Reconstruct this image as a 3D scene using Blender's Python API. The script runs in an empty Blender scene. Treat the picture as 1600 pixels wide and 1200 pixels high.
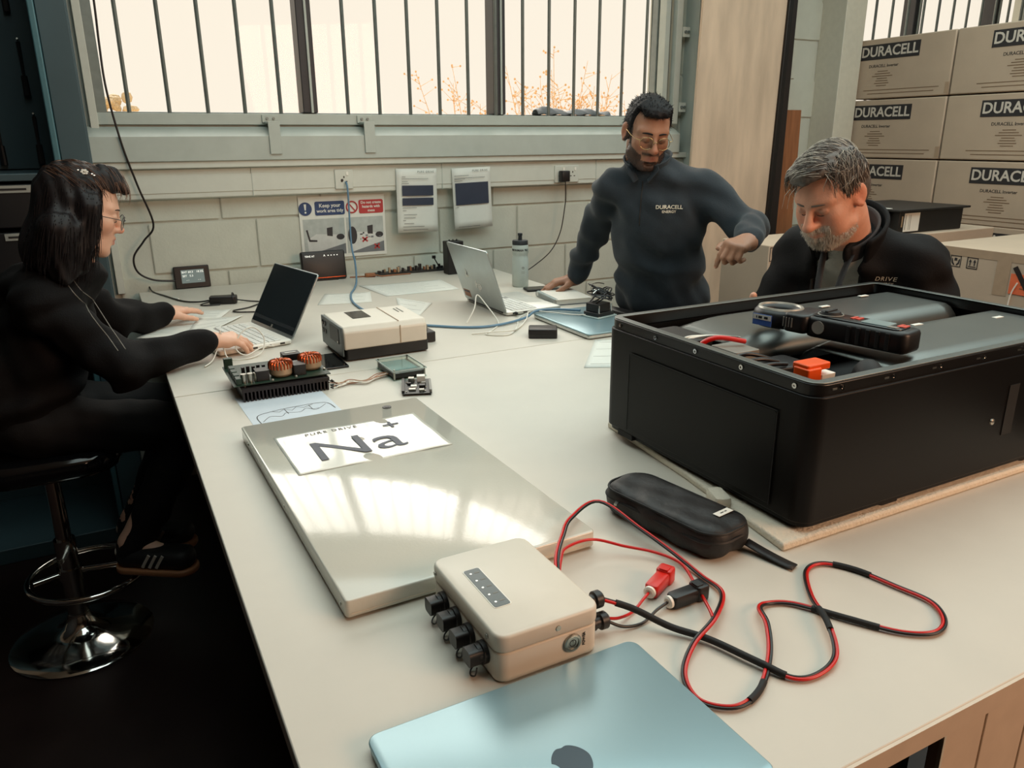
import bpy, bmesh, math, random
import numpy as np
from mathutils import Vector, Matrix, Euler
random.seed(7); np.random.seed(7)
SC = bpy.context.scene
COL = SC.collection
PI = math.pi
def RAD(a): return math.radians(a)

# ------------------------------------------------------------------ camera
cam_d = bpy.data.cameras.new('camera'); cam = bpy.data.objects.new('camera', cam_d); COL.objects.link(cam)
cam_d.sensor_width = 36.0; cam_d.lens = 36.0 * 1205 / 1600; cam_d.clip_start = .02; cam_d.clip_end = 200
_p, _r, _y = .308688, -.006754, .481322
_d = Vector((math.sin(_y) * math.cos(_p), math.cos(_y) * math.cos(_p), -math.sin(_p)))
_rt = Vector((math.cos(_y), -math.sin(_y), 0)); _up = _rt.cross(_d)
_r2 = _rt * math.cos(_r) + _up * math.sin(_r); _u2 = _up * math.cos(_r) - _rt * math.sin(_r)
cam.matrix_world = Matrix(((_r2.x, _u2.x, -_d.x, 0), (_r2.y, _u2.y, -_d.y, 0), (_r2.z, _u2.z, -_d.z, 1.53), (0, 0, 0, 1)))
SC.camera = cam
# ------------------------------------------------------------------ world and light
vs = SC.view_settings
vs.view_transform = 'Standard'; vs.look = 'None'; vs.gamma = 1.0; vs.exposure = 0.0; vs.use_curve_mapping = False
SC.display_settings.display_device = 'sRGB'
SC.cycles.use_denoising = True
SC.cycles.max_bounces = 8; SC.cycles.diffuse_bounces = 4; SC.cycles.transparent_max_bounces = 12
SC.cycles.sample_clamp_indirect = 6.0; SC.cycles.caustics_reflective = False; SC.cycles.caustics_refractive = False
W = bpy.data.worlds.new('sky'); SC.world = W; W.use_nodes = True
W.node_tree.nodes['Background'].inputs[0].default_value = (1.0, .905, .755, 1)
W.node_tree.nodes['Background'].inputs[1].default_value = 1.0
def light(name, kind, energy, col, loc, aim=None, **kw):
    l = bpy.data.lights.new(name, kind); l.energy = energy; l.color = col
    for k, v in kw.items(): setattr(l, k, v)
    o = bpy.data.objects.new(name, l); COL.objects.link(o); o.location = loc
    if aim is not None: o.rotation_euler = (Vector(aim) - Vector(loc)).to_track_quat('-Z', 'Y').to_euler()
    return o
light('hazy_sun', 'SUN', 4.2, (1, .95, .85), (1.8, 8, 7.6), (1.2, 2.0, .9), angle=RAD(72))
pt = light('window_portal', 'AREA', 1, (1, 1, 1), (1.48, 3.98, 2.35), (1.48, 0, 2.35), shape='RECTANGLE', size=2.9, size_y=1.5)
pt.data.cycles.is_portal = True
light('ceiling_fill_light', 'AREA', 92, (.82, 1, .97), (2.2, 1.5, 3.15), (2.2, 1.5, 0), shape='RECTANGLE', size=4.8, size_y=2.6)  # added cool fill that lifts the ambient; no tube lamp is known there
light('rear_fill_light', 'AREA', 62, (1, .60, .38), (2.3, -1.5, 2.25), (1.0, .7, .9), shape='RECTANGLE', size=1.5, size_y=1.0)  # added warm fill inside the room, standing in for an unseen rear source

# ------------------------------------------------------------------ materials
def lin(c):
    r = []
    for v in c:
        v = v / 255.0
        r.append(v / 12.92 if v <= .04045 else ((v + .055) / 1.055) ** 2.4)
    return tuple(r)
MATS = {}
def mat(name, rgb, rough=.5, metal=0.0, var=.06, scale=30, bump=0.0, bscale=120, stretch=None, coat=0.0, spec=.5, emit=None, es=1.0, rvar=0.0, sub=0.0, attr=None, sheen=0.0, alpha=None, trans=0.0):
    """principled material whose colour, gloss and relief vary by object-space noise"""
    m = bpy.data.materials.new(name); m.use_nodes = True; MATS[name] = m
    nt = m.node_tree; N = nt.nodes; L = nt.links; b = N['Principled BSDF']
    c = lin(rgb)
    b.inputs['Roughness'].default_value = rough; b.inputs['Metallic'].default_value = metal
    b.inputs['Coat Weight'].default_value = coat; b.inputs['Coat Roughness'].default_value = .08
    b.inputs['Specular IOR Level'].default_value = spec; b.inputs['Sheen Weight'].default_value = sheen
    b.inputs['Transmission Weight'].default_value = trans
    if sub: b.inputs['Subsurface Weight'].default_value = sub; b.inputs['Subsurface Radius'].default_value = (.02, .008, .005)
    if alpha is not None: b.inputs['Alpha'].default_value = alpha
    tc = N.new('ShaderNodeTexCoord'); mp = N.new('ShaderNodeMapping'); L.new(tc.outputs['Object'], mp.inputs['Vector'])
    if stretch: mp.inputs['Scale'].default_value = stretch
    nz = N.new('ShaderNodeTexNoise'); nz.inputs['Scale'].default_value = scale; nz.inputs['Detail'].default_value = 5
    L.new(mp.outputs[0], nz.inputs['Vector'])
    rp = N.new('ShaderNodeValToRGB'); rp.color_ramp.elements[0].position = .3; rp.color_ramp.elements[1].position = .7
    rp.color_ramp.elements[0].color = tuple(max(0, x * (1 - var)) for x in c) + (1,)
    rp.color_ramp.elements[1].color = tuple(min(1, x * (1 + var)) for x in c) + (1,)
    L.new(nz.outputs[0], rp.inputs[0])
    if attr:
        at = N.new('ShaderNodeVertexColor'); at.layer_name = attr
        mx = N.new('ShaderNodeMix'); mx.data_type = 'RGBA'; mx.blend_type = 'MULTIPLY'; mx.inputs[0].default_value = 1
        sc_ = N.new('ShaderNodeValToRGB'); sc_.color_ramp.elements[0].position = .3; sc_.color_ramp.elements[1].position = .7
        sc_.color_ramp.elements[0].color = (1 - var,) * 3 + (1,); sc_.color_ramp.elements[1].color = (1, 1, 1, 1)
        L.new(nz.outputs[0], sc_.inputs[0]); L.new(at.outputs[0], mx.inputs[6]); L.new(sc_.outputs[0], mx.inputs[7]); L.new(mx.outputs[2], b.inputs['Base Color'])
    else:
        L.new(rp.outputs[0], b.inputs['Base Color'])
    if rvar:
        mr = N.new('ShaderNodeMapRange'); mr.inputs[3].default_value = max(0, rough - rvar); mr.inputs[4].default_value = min(1, rough + rvar)
        L.new(nz.outputs[0], mr.inputs[0]); L.new(mr.outputs[0], b.inputs['Roughness'])
    if bump:
        n2 = N.new('ShaderNodeTexNoise'); n2.inputs['Scale'].default_value = bscale; n2.inputs['Detail'].default_value = 3
        L.new(mp.outputs[0], n2.inputs['Vector'])
        bp = N.new('ShaderNodeBump'); bp.inputs['Strength'].default_value = bump; bp.inputs['Distance'].default_value = .004
        L.new(n2.outputs[0], bp.inputs['Height']); L.new(bp.outputs[0], b.inputs['Normal'])
    if emit:
        b.inputs['Emission Color'].default_value = lin(emit) + (1,); b.inputs['Emission Strength'].default_value = es
    return m
def glass(name, tint, gloss=.08, rough=.02):
    m = bpy.data.materials.new(name); m.use_nodes = True; nt = m.node_tree; N = nt.nodes; L = nt.links
    N.remove(N['Principled BSDF']); o = N['Material Output']
    t = N.new('ShaderNodeBsdfTransparent'); t.inputs[0].default_value = lin(tint) + (1,)
    g = N.new('ShaderNodeBsdfGlossy'); g.inputs['Roughness'].default_value = rough
    fr = N.new('ShaderNodeLayerWeight'); fr.inputs[0].default_value = .5
    pw = N.new('ShaderNodeMath'); pw.operation = 'POWER'; pw.inputs[1].default_value = 4.0; L.new(fr.outputs['Facing'], pw.inputs[0])
    mr = N.new('ShaderNodeMapRange'); mr.inputs[3].default_value = .006; mr.inputs[4].default_value = .5; L.new(pw.outputs[0], mr.inputs[0])
    x = N.new('ShaderNodeMixShader'); L.new(mr.outputs[0], x.inputs[0]); L.new(t.outputs[0], x.inputs[1]); L.new(g.outputs[0], x.inputs[2]); L.new(x.outputs[0], o.inputs[0])
    MATS[name] = m
    return m

# ------------------------------------------------------------------ mesh helpers
def tag(o, label=None, cat=None, group=None, kind=None):
    if label: o['label'] = label
    if cat: o['category'] = cat
    if group: o['group'] = group
    if kind: o['kind'] = kind
    return o
def thing(name, label, cat, loc=(0, 0, 0), rz=0.0, group=None):
    o = bpy.data.objects.new(name, None); COL.objects.link(o); o.location = loc; o.rotation_euler = (0, 0, rz)
    o.empty_display_size = .05
    return tag(o, label, cat, group)
def copy_tree(o, parent=None):
    c = o.copy(); COL.objects.link(c)
    if parent is not None: c.parent = parent
    for ch in list(o.children): copy_tree(ch, c)
    return c
def T(x, y, z): return Matrix.Translation((x, y, z))
def RZ(a): return Matrix.Rotation(a, 4, 'Z')
def RX(a): return Matrix.Rotation(a, 4, 'X')
def RY(a): return Matrix.Rotation(a, 4, 'Y')
def cat_rom(pts, n=8, closed=False):
    P = [np.array(p, float) for p in pts]; out = []; m = len(P)
    for i in range(m if closed else m - 1):
        if closed: p0, p1, p2, p3 = P[i - 1], P[i], P[(i + 1) % m], P[(i + 2) % m]
        else: p0, p1, p2, p3 = P[max(i - 1, 0)], P[i], P[i + 1], P[min(i + 2, m - 1)]
        for k in range(n):
            t = k / n
            out.append(.5 * (2 * p1 + (p2 - p0) * t + (2 * p0 - 5 * p1 + 4 * p2 - p3) * t * t + (3 * p1 - p0 - 3 * p2 + p3) * t ** 3))
    if not closed: out.append(P[-1])
    return [tuple(q) for q in out]
class MB:
    def __init__(s, M=None): s.v = []; s.f = []; s.M = M or Matrix()
    def add(s, vs, fs, M=None):
        M = s.M @ M if M is not None else s.M; k = len(s.v)
        s.v += [tuple(M @ Vector(p)) for p in vs]; s.f += [tuple(i + k for i in f) for f in fs]; return s
    def box(s, c, sz, M=None, taper=1.0):
        x, y, z = (a / 2 for a in sz); t = taper
        vs = [(-x, -y, -z), (x, -y, -z), (x, y, -z), (-x, y, -z), (-x * t, -y * t, z), (x * t, -y * t, z), (x * t, y * t, z), (-x * t, y * t, z)]
        vs = [(a + c[0], b + c[1], d + c[2]) for a, b, d in vs]
        return s.add(vs, [(0, 3, 2, 1), (4, 5, 6, 7), (0, 1, 5, 4), (1, 2, 6, 5), (2, 3, 7, 6), (3, 0, 4, 7)], M)
    def b2(s, x0, x1, y0, y1, z0, z1, M=None):
        return s.box(((x0 + x1) / 2, (y0 + y1) / 2, (z0 + z1) / 2), (x1 - x0, y1 - y0, z1 - z0), M)
    def prism(s, poly, z0, z1, M=None):
        n = len(poly); vs = [(x, y, z0) for x, y in poly] + [(x, y, z1) for x, y in poly]
        fs = [tuple(range(n - 1, -1, -1)), tuple(range(n, 2 * n))] + [(i, (i + 1) % n, n + (i + 1) % n, n + i) for i in range(n)]
        return s.add(vs, fs, M)
    def rbox(s, c, sz, r, M=None, seg=5, edge=0.0):
        """slab with rounded corners in plan and optional rounded top and bottom edge"""
        w, h, t = sz[0] / 2, sz[1] / 2, sz[2] / 2
        def ring(ins):
            rr = max(r - ins, .0005); q = []
            for cx, cy, a0 in ((w - r, h - r, 0), (-w + r, h - r, 90), (-w + r, -h + r, 180), (w - r, -h + r, 270)):
                for k in range(seg + 1):
                    a = RAD(a0 + 90 * k / seg); q.append((cx + rr * math.cos(a), cy + rr * math.sin(a)))
            return q
        lv = [(-t, 0), (t, 0)] if not edge else [(-t, edge), (-t + edge * .3, edge * .3), (-t + edge, 0), (t - edge, 0), (t - edge * .3, edge * .3), (t, edge)]
        vs = []; n = 4 * (seg + 1)
        for z, ins in lv: vs += [(x + c[0], y + c[1], z + c[2]) for x, y in ring(ins)]
        fs = [tuple(range(n - 1, -1, -1)), tuple(range((len(lv) - 1) * n, len(lv) * n))]
        for l in range(len(lv) - 1):
            fs += [(l * n + i, l * n + (i + 1) % n, (l + 1) * n + (i + 1) % n, (l + 1) * n + i) for i in range(n)]
        return s.add(vs, fs, M)
    def cyl(s, a, b, r, r2=None, n=14, caps=True, M=None):
        return s.tube([a, b], [r, r if r2 is None else r2], n, M=M, caps=caps)
    def tube(s, pts, r, n=8, closed=False, M=None, caps=True, flat=1.0):
        P = [Vector(p) for p in pts]; m = len(P); R = r if hasattr(r, '__len__') else [r] * m
        up = None; vs = []
        for i in range(m):
            t = (P[(i + 1) % m] - P[i - 1]) if closed else (P[min(i + 1, m - 1)] - P[max(i - 1, 0)])
            if t.length < 1e-9: t = Vector((0, 0, 1))
            t.normalize()
            if up is None: up = t.cross(Vector((0, 0, 1)) if abs(t.z) < .9 else Vector((1, 0, 0))).normalized()
            up = (up - t * up.dot(t)).normalized(); w = t.cross(up)
            for k in range(n):
                a = 2 * PI * k / n; vs.append(tuple(P[i] + up * (R[i] * math.cos(a)) + w * (R[i] * flat * math.sin(a))))
        fs = []
        for i in range(m if closed else m - 1):
            j = (i + 1) % m
            fs += [(i * n + k, i * n + (k + 1) % n, j * n + (k + 1) % n, j * n + k) for k in range(n)]
        if not closed and caps: fs += [tuple(range(n - 1, -1, -1)), tuple(range((m - 1) * n, m * n))]
        return s.add(vs, fs, M)
    def lathe(s, prof, n=28, M=None):
        vs = []; fs = []; m = len(prof)
        for r, z in prof:
            for k in range(n): vs.append((r * math.cos(2 * PI * k / n), r * math.sin(2 * PI * k / n), z))
        for i in range(m - 1): fs += [(i * n + k, i * n + (k + 1) % n, (i + 1) * n + (k + 1) % n, (i + 1) * n + k) for k in range(n)]
        if prof[0][0] > 1e-6: fs.append(tuple(range(n - 1, -1, -1)))
        if prof[-1][0] > 1e-6: fs.append(tuple(range((m - 1) * n, m * n)))
        return s.add(vs, fs, M)
    def ell(s, c, rad, n=14, m=9, M=None):
        vs = []; fs = []
        for i in range(m + 1):
            a = PI * i / m
            for k in range(n): vs.append((c[0] + rad[0] * math.sin(a) * math.cos(2 * PI * k / n), c[1] + rad[1] * math.sin(a) * math.sin(2 * PI * k / n), c[2] - rad[2] * math.cos(a)))
        for i in range(m): fs += [(i * n + k, i * n + (k + 1) % n, (i + 1) * n + (k + 1) % n, (i + 1) * n + k) for k in range(n)]
        return s.add(vs, fs, M)
    def torus(s, c, R, r, n=28, m=8, M=None, a0=0, a1=360):
        pts = [(c[0] + R * math.cos(RAD(a0 + (a1 - a0) * k / n)), c[1] + R * math.sin(RAD(a0 + (a1 - a0) * k / n)), c[2]) for k in range(n if a1 - a0 >= 360 else n + 1)]
        return s.tube(pts, r, m, closed=a1 - a0 >= 360, M=M)
    def sheet(s, fn, nu, nv, M=None):
        vs = [fn(i / nu, j / nv) for j in range(nv + 1) for i in range(nu + 1)]
        fs = [(j * (nu + 1) + i, j * (nu + 1) + i + 1, (j + 1) * (nu + 1) + i + 1, (j + 1) * (nu + 1) + i) for j in range(nv) for i in range(nu)]
        return s.add(vs, fs, M)
    def mesh(s, name, smooth=35):
        me = bpy.data.meshes.new(name); me.from_pydata(s.v, [], s.f); me.update()
        if smooth:
            me.polygons.foreach_set('use_smooth', [True] * len(me.polygons)); me.set_sharp_from_angle(angle=RAD(smooth))
        return me
    def build(s, name, m, parent=None, smooth=35, bevel=0.0, seg=2, solid=0.0, loc=None, fix=True):
        me = s.mesh(name, smooth)
        if fix:
            bm = bmesh.new(); bm.from_mesh(me); bmesh.ops.remove_doubles(bm, verts=bm.verts, dist=1e-6); bmesh.ops.recalc_face_normals(bm, faces=bm.faces); bm.to_mesh(me); bm.free()
        return put(name, me, m, parent, bevel, seg, solid, loc)
def put(name, me, m, parent=None, bevel=0.0, seg=2, solid=0.0, loc=None):
    o = bpy.data.objects.new(name, me); COL.objects.link(o)
    if m is not None and not me.materials: me.materials.append(MATS[m] if isinstance(m, str) else m)
    if parent is not None: o.parent = parent
    if loc is not None: o.location = loc
    if solid:
        k = o.modifiers.new('thick', 'SOLIDIFY'); k.thickness = solid; k.offset = 0
    if bevel:
        k = o.modifiers.new('bevel', 'BEVEL'); k.width = bevel; k.segments = seg; k.limit_method = 'ANGLE'; k.angle_limit = RAD(40)
    return o
def text(name, s, size, m, parent, M, bold=0.0, ex=.0003, align='CENTER', xs=1.0, shear=0.0, space=1.0):
    cu = bpy.data.curves.new(name, 'FONT'); cu.body = s; cu.size = size; cu.align_x = align; cu.align_y = 'CENTER'
    cu.offset = bold * size; cu.extrude = ex; cu.shear = shear; cu.space_character = space; cu.resolution_u = 3
    t = bpy.data.objects.new(name, cu); COL.objects.link(t)
    dg = bpy.context.evaluated_depsgraph_get(); me = bpy.data.meshes.new_from_object(t.evaluated_get(dg))
    COL.objects.unlink(t); bpy.data.objects.remove(t); bpy.data.curves.remove(cu)
    me.transform(M @ Matrix.Diagonal((xs, 1, 1, 1))); me.name = name; me.materials.clear()
    return put(name, me, m, parent)
# ================================================================== materials used by the setting
mat('wall_paint', (194, 196, 185), .55, var=.04, scale=6, bump=.25, bscale=60)
mat('block_paint', (194, 196, 184), .5, var=.05, scale=9, bump=.22, bscale=90)
mat('trunk_white', (204, 206, 196), .4, var=.02)
mat('sill_grey', (178, 185, 178), .45, var=.05, scale=12)
mat('steel_grey', (122, 130, 128), .4, metal=.3, var=.08)
mat('bar_steel', (104, 110, 106), .45, metal=.4, var=.1)
mat('mullion_dark', (44, 44, 48), .5, var=.08)
mat('floor_vinyl', (30, 16, 13), .42, var=.2, scale=5, rvar=.1)
mat('ceiling_white', (205, 200, 190), .8)
mat('dark_wall', (40, 44, 48), .7, var=.15, scale=4)
mat('rear_wall', (120, 100, 84), .8, var=.05)
mat('bench_white', (203, 196, 184), .46, var=.035, scale=7, rvar=.06)
mat('bench_side', (208, 194, 176), .5, var=.04)
mat('black', (14, 12, 12), .5)
mat('pilaster_paint', (205, 200, 184), .55, var=.04)
mat('board_face', (206, 182, 158), .6, var=.2, scale=4, stretch=(2.2, 1, .45), bump=.15)
mat('board_edge', (20, 17, 16), .5)
mat('steel_door', (34, 26, 24), .55, var=.15)
mat('wood_red', (150, 96, 62), .5, var=.2, scale=8, stretch=(6, 6, .6))
glass('window_glass', (255, 255, 255))
mat('dry_grass', (232, 192, 146), .9, var=.25)
mat('tree_tan', (196, 178, 148), .9, var=.25)
mat('far_ground', (236, 206, 160), .95, var=.15, scale=.4)

def struct(name, mb, m, parent=None, bevel=0.0, **k):
    o = mb.build(name, m, parent, bevel=bevel, **k)
    if parent is None: o['kind'] = 'structure'
    return o
YW = 3.72
struct('floor', MB().b2(-2.6, 6.6, -3.6, 4.0, -.06, 0), 'floor_vinyl')
struct('ceiling', MB().b2(-2.6, 6.6, -3.6, 4.0, 3.2, 3.26), 'ceiling_white')
struct('wall_left', MB().b2(-2.6, -2.5, -3.6, 4.0, 0, 3.2), 'dark_wall')
struct('wall_right', MB().b2(6.5, 6.6, -3.6, 4.0, 0, 3.2), 'wall_paint')
struct('wall_rear', MB().b2(-2.6, 6.6, -3.7, -3.6, 0, 3.2), 'rear_wall')
w = MB()
w.b2(-2.6, 6.6, YW, 3.95, 0, 1.60); w.b2(-2.6, 6.6, YW, 3.95, 3.08, 3.2)
w.b2(-2.6, .03, YW, 3.95, 1.60, 3.08); w.b2(2.98, 4.45, YW, 3.95, 1.60, 3.08); w.b2(6.4, 6.6, YW, 3.95, 1.6, 3.08)
WB = struct('wall_back', w, 'wall_paint')
# painted concrete blocks, each its own piece
bme = MB().box((0, 0, 0), (.440, .012, .214)); bme = bme.mesh('block', 0)
_bm = bmesh.new(); _bm.from_mesh(bme); bmesh.ops.bevel(_bm, geom=[e for e in _bm.edges], offset=.0035, segments=2, affect='EDGES'); _bm.to_mesh(bme); _bm.free()
hb = MB().box((0, 0, 0), (.215, .012, .214)).mesh('block', 0)
_bm = bmesh.new(); _bm.from_mesh(hb); bmesh.ops.bevel(_bm, geom=[e for e in _bm.edges], offset=.0035, segments=2, affect='EDGES'); _bm.to_mesh(hb); _bm.free()
def block(x, z, half=False):
    o = put('block', hb if half else bme, 'block_paint', WB, loc=(x, YW - .003 + random.uniform(-.0012, .0012), z))
for row in range(6):
    z = .966 - .224 * 4 + .112 + row * .224 - .0
    x = .03 + (.142 if row % 2 else .367) + (.08 if row % 2 else .0)
    while x < 4.05:
        block(x, z); x += .45
for row in range(6, 14):
    z = .07 + .112 + row * .224
    if row % 2: block(3.13, z, True); x = 3.47
    else: x = 3.25
    while x < 4.05:
        block(x, z); x += .45
# sill casing under the window, ledge, dado trunking
s = MB(); s.b2(.0, 2.985, 3.63, YW, 1.445, 1.545)
s.add([(.0, 3.63, 1.545), (2.985, 3.63, 1.545), (2.985, 3.70, 1.585), (0, 3.70, 1.585), (0, YW, 1.585), (2.985, YW, 1.585), (0, YW, 1.545), (2.985, YW, 1.545)],
      [(0, 1, 2, 3), (3, 2, 5, 4), (0, 3, 4, 6), (1, 7, 5, 2), (0, 6, 7, 1)])
struct('trim_1', s, 'sill_grey', bevel=.003)
tr = struct('trim_2', MB().b2(.0, 3.05, 3.665, YW, 1.29, 1.415), 'trunk_white', bevel=.006)
MB().b2(.0, 3.05, 3.640, 3.68, 1.416, 1.446).build('ledge', 'trunk_white', tr, bevel=.004)
MB().b2(.0, 3.05, 3.662, 3.666, 1.315, 1.39).build('cover_strip', 'trunk_white', tr, bevel=.001)
for x in (.62, 1.53, 2.44): MB().b2(x - .0015, x + .0015, 3.6605, 3.665, 1.292, 1.413).build('cover_joint', 'sill_grey', tr)
# ---- windows with security bars
def window(name, x0, x1, z0, z1, mull, bars, straps):
    e = bpy.data.objects.new(name, None); COL.objects.link(e); e['kind'] = 'structure'
    f = MB(); y0, y1 = 3.80, 3.86
    f.b2(x0, x0 + .06, y0, y1, z0, z1); f.b2(x1 - .06, x1, y0, y1, z0, z1); f.b2(x0 + .06, x1 - .06, y0, y1, z0, z0 + .05); f.b2(x0 + .06, x1 - .06, y0, y1, z1 - .05, z1)
    f.build('window_frame', 'steel_grey', e, bevel=.004)
    xs = [x0 + .06] + mull + [x1 - .06]
    for x in mull:
        MB().b2(x - .034, x + .034, 3.78, 3.875, z0 + .05, z1 - .05).build('mullion', 'mullion_dark', e, bevel=.004)
        MB().b2(x + .002, x + .012, 3.772, 3.779, z0 + .05, z1 - .05).build('mullion_bead', 'sill_grey', e)
    for a, b in zip(xs[:-1], xs[1:]):
        MB().b2(a - .01, b + .01, 3.826, 3.832, z0 + .04, z1 - .04).build('pane', 'window_glass', e)
    sp = MB().cyl((0, 0, z0 + .015), (0, 0, z1 - .02), .0085, n=10).mesh('security_bar')
    for x in bars: put('security_bar', sp, 'bar_steel', e, loc=(x, 3.712, 0))
    MB().b2(x0 - .0, x1 + .0, 3.698, 3.726, z0 - .004, z0 + .042).build('bar_rail', 'sill_grey', e, bevel=.002)
    MB().b2(x0, x1, 3.70, 3.726, z1 - .04, z1).build('bar_rail', 'sill_grey', e)
    for x in straps:
        s = MB().b2(x - .025, x + .025, 3.622, 3.629, 1.47, 1.60); s.b2(x - .025, x + .025, 3.622, 3.70, 1.598, 1.606); s.b2(x - .035, x + .035, 3.690, 3.698, 1.602, 1.634)
        st = s.build('strap', 'sill_grey', e, bevel=.001)
        for dx in (-.014, .014): MB().cyl((x + dx, 3.690, 1.619), (x + dx, 3.684, 1.619), .006, n=8).build('bolt', 'steel_grey', st)
    return e
w1 = window('window_1', .03, 2.98, 1.597, 3.08, [.935, 1.915], [.17 + .1535 * k for k in range(19) if k != 5] , [.73, 1.16])
s = MB(); s.b2(2.90, 2.93, 3.70, 3.76, 1.60, 3.08); s.b2(2.945, 2.985, 3.66, 3.70, 1.60, 3.08)
s.build('jamb_channel', 'sill_grey', w1, bevel=.003)
for z in (1.69, 2.08):
    MB().b2(2.985, 3.03, 3.652, 3.66, z - .025, z + .025).build('jamb_strap', 'trunk_white', w1)
    MB().cyl((2.998, 3.652, z), (2.998, 3.645, z), .008, n=8).cyl((3.018, 3.652, z), (3.018, 3.645, z), .008, n=8).build('bolt', 'steel_grey', w1)
MB().b2(.02, .05, 3.69, 3.80, .9, 3.08).build('reveal_strip', 'trunk_white', w1, bevel=.002)
w2 = window('window_2', 4.45, 6.4, 1.60, 3.08, [5.08, 5.95], [4.58 + .1535 * k for k in range(12)], [])
# ---- pilaster, tall board and the dark steel door leaf behind it
struct('wall_pilaster', MB().b2(4.10, 4.275, 3.53, YW, 0, 3.2), 'pilaster_paint', bevel=.004)
struct('wall_reveal', MB().b2(3.045, 3.10, 3.60, YW, 1.29, 3.2), 'sill_grey', bevel=.003)
bd = thing('sheet_board', 'tall scuffed pale board with black edge leaning beside the barred window', 'board', (3.23, 3.5, 0), 0)
bM = RY(RAD(1.2))
MB(bM).box((0, .0, 1.55), (.60, .018, 3.06)).build('face', 'board_face', bd, bevel=.002)
MB(bM).box((.318, .0, 1.55), (.035, .05, 3.06)).build('edge_strip', 'board_edge', bd, bevel=.003)
tag(MB().b2(3.60, 3.70, 3.53, 3.57, 0, 3.05).build('steel_post', 'steel_door', bevel=.004), 'dark brown steel post standing behind the pale board', 'post')
tag(MB(T(3.86, 3.64, 0) @ RX(RAD(-1.5))).box((0, 0, .845), (.215, .022, 1.68)).build('wood_plank', 'wood_red', bevel=.003), 'reddish brown wooden plank leaning on the wall beside the pillar', 'plank')
# ---- outdoors: field, bare twigs, distant tree
struct('ground_outside', MB().b2(-60, 80, 6, 120, -.35, -.3), 'far_ground')
def twigs(name, label, c, n, hgt, spread, m, leaf):
    mb = MB(); rnd = random.Random(int(c[0] * 100))
    for i in range(n):
        x = c[0] + rnd.uniform(-spread, spread); y = c[1] + rnd.uniform(-.5, .5); h = hgt * rnd.uniform(.62, 1) * (1 - .5 * abs(x - c[0]) / spread)
        p = [(x, y, c[2])]; dx, dy = rnd.uniform(-.3, .3), rnd.uniform(-.2, .2)
        for k in range(1, 5): p.append((x + dx * h * k / 4 + rnd.uniform(-.03, .03), y + dy * h * k / 4, c[2] + h * k / 4))
        mb.tube(p, [.014, .012, .009, .006, .003], 4)
        for k in range(leaf):
            t = rnd.uniform(.35, 1); q = Vector(p[0]).lerp(Vector(p[-1]), t); a = rnd.uniform(0, 6); l = rnd.uniform(.04, .12)
            q2 = q + Vector((math.cos(a) * l * 2, math.sin(a) * l, rnd.uniform(.0, .16)))
            mb.tube([q, q2], [.005, .002], 3); mb.ell(q2, (.016, .012, .016), 5, 3)
    return tag(mb.build(name, m), label, 'bush')
twigs('dry_bush', 'pale orange bare twiggy bush outside the window left of the standing man', (5.45, 9.0, -.31), 110, 3.0, .85, 'dry_grass', 22)
twigs('dry_bush', 'pale orange dry shrub outside beside the second window mullion', (4.92, 10.8, -.31), 60, 2.9, .45, 'dry_grass', 22)
twigs('dry_bush', 'pale orange dry shrub outside close to the right window jamb', (8.0, 10.8, -.31), 70, 3.0, .7, 'dry_grass', 20)
tr_ = thing('far_tree', 'small washed-out distant tree at the lower left corner of the window', 'tree', (.55, 30, -.3))
t_ = MB(); rnd = random.Random(3)
for i in range(46): t_.ell((rnd.gauss(0, .42), rnd.gauss(0, .3), 2.75 + rnd.uniform(-.35, .45)), (rnd.uniform(.1, .25), .15, rnd.uniform(.1, .2)), 6, 4)
t_.build('crown', 'tree_tan', tr_); MB().cyl((0, 0, 0), (0, 0, 2.6), .12, .07, 7).build('trunk', 'tree_tan', tr_)

# ================================================================== work benches
TZ = .90
def bench(name, label, x0, x1, y0, y1, side):
    t = thing(name, label, 'table', ((x0 + x1) / 2, (y0 + y1) / 2, 0)); cx, cy = (x0 + x1) / 2, (y0 + y1) / 2
    M = T(-cx, -cy, 0)
    MB(M).b2(x0, x1, y0, y1, TZ - .028, TZ).build('worktop', 'bench_white', t, bevel=.002)
    e = MB(M); e.b2(x0 + .02, x1 - .02, y0 + .02, y1 - .02, TZ - .065, TZ - .028); e.build('frame', 'bench_side', t)
    for x in (x0 + .28, x1 - .04):
        for y in (y0 + .06, y1 - .06): MB(M).b2(x - .03, x + .03, y - .03, y + .03, 0, TZ - .065).build('leg', 'black', t)
    return t, M
t2, M2 = bench('work_bench', 'large off-white work bench in front carrying the black battery case', .10, 1.73, .413, 2.068, True)
t1, M1 = bench('work_bench', 'off-white work bench against the back wall under the window', .10, 1.73, 2.072, 3.69, False)
for x0, x1 in ((.815, .905), (.907, 1.005), (1.007, 1.105), (1.107, 1.205), (1.207, 1.305), (1.307, 1.405), (1.407, 1.505), (1.507, 1.605), (1.607, 1.70)):
    MB(M2).b2(x0, x1 - .002, .435, .45, .05, TZ - .030).build('side_panel', 'bench_side', t2, bevel=.0015)
MB(M2).b2(.60, .815, .47, .48, .05, TZ - .066).build('recess_panel', 'black', t2)
MB(M2).b2(.811, .815, .430, .435, .05, TZ - .03).build('panel_edge', 'trunk_white', t2)
MB(M2).b2(.10, 1.73, .409, .413, TZ - .028, TZ - .001).build('edge_band', 'bench_side', t2)
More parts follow.
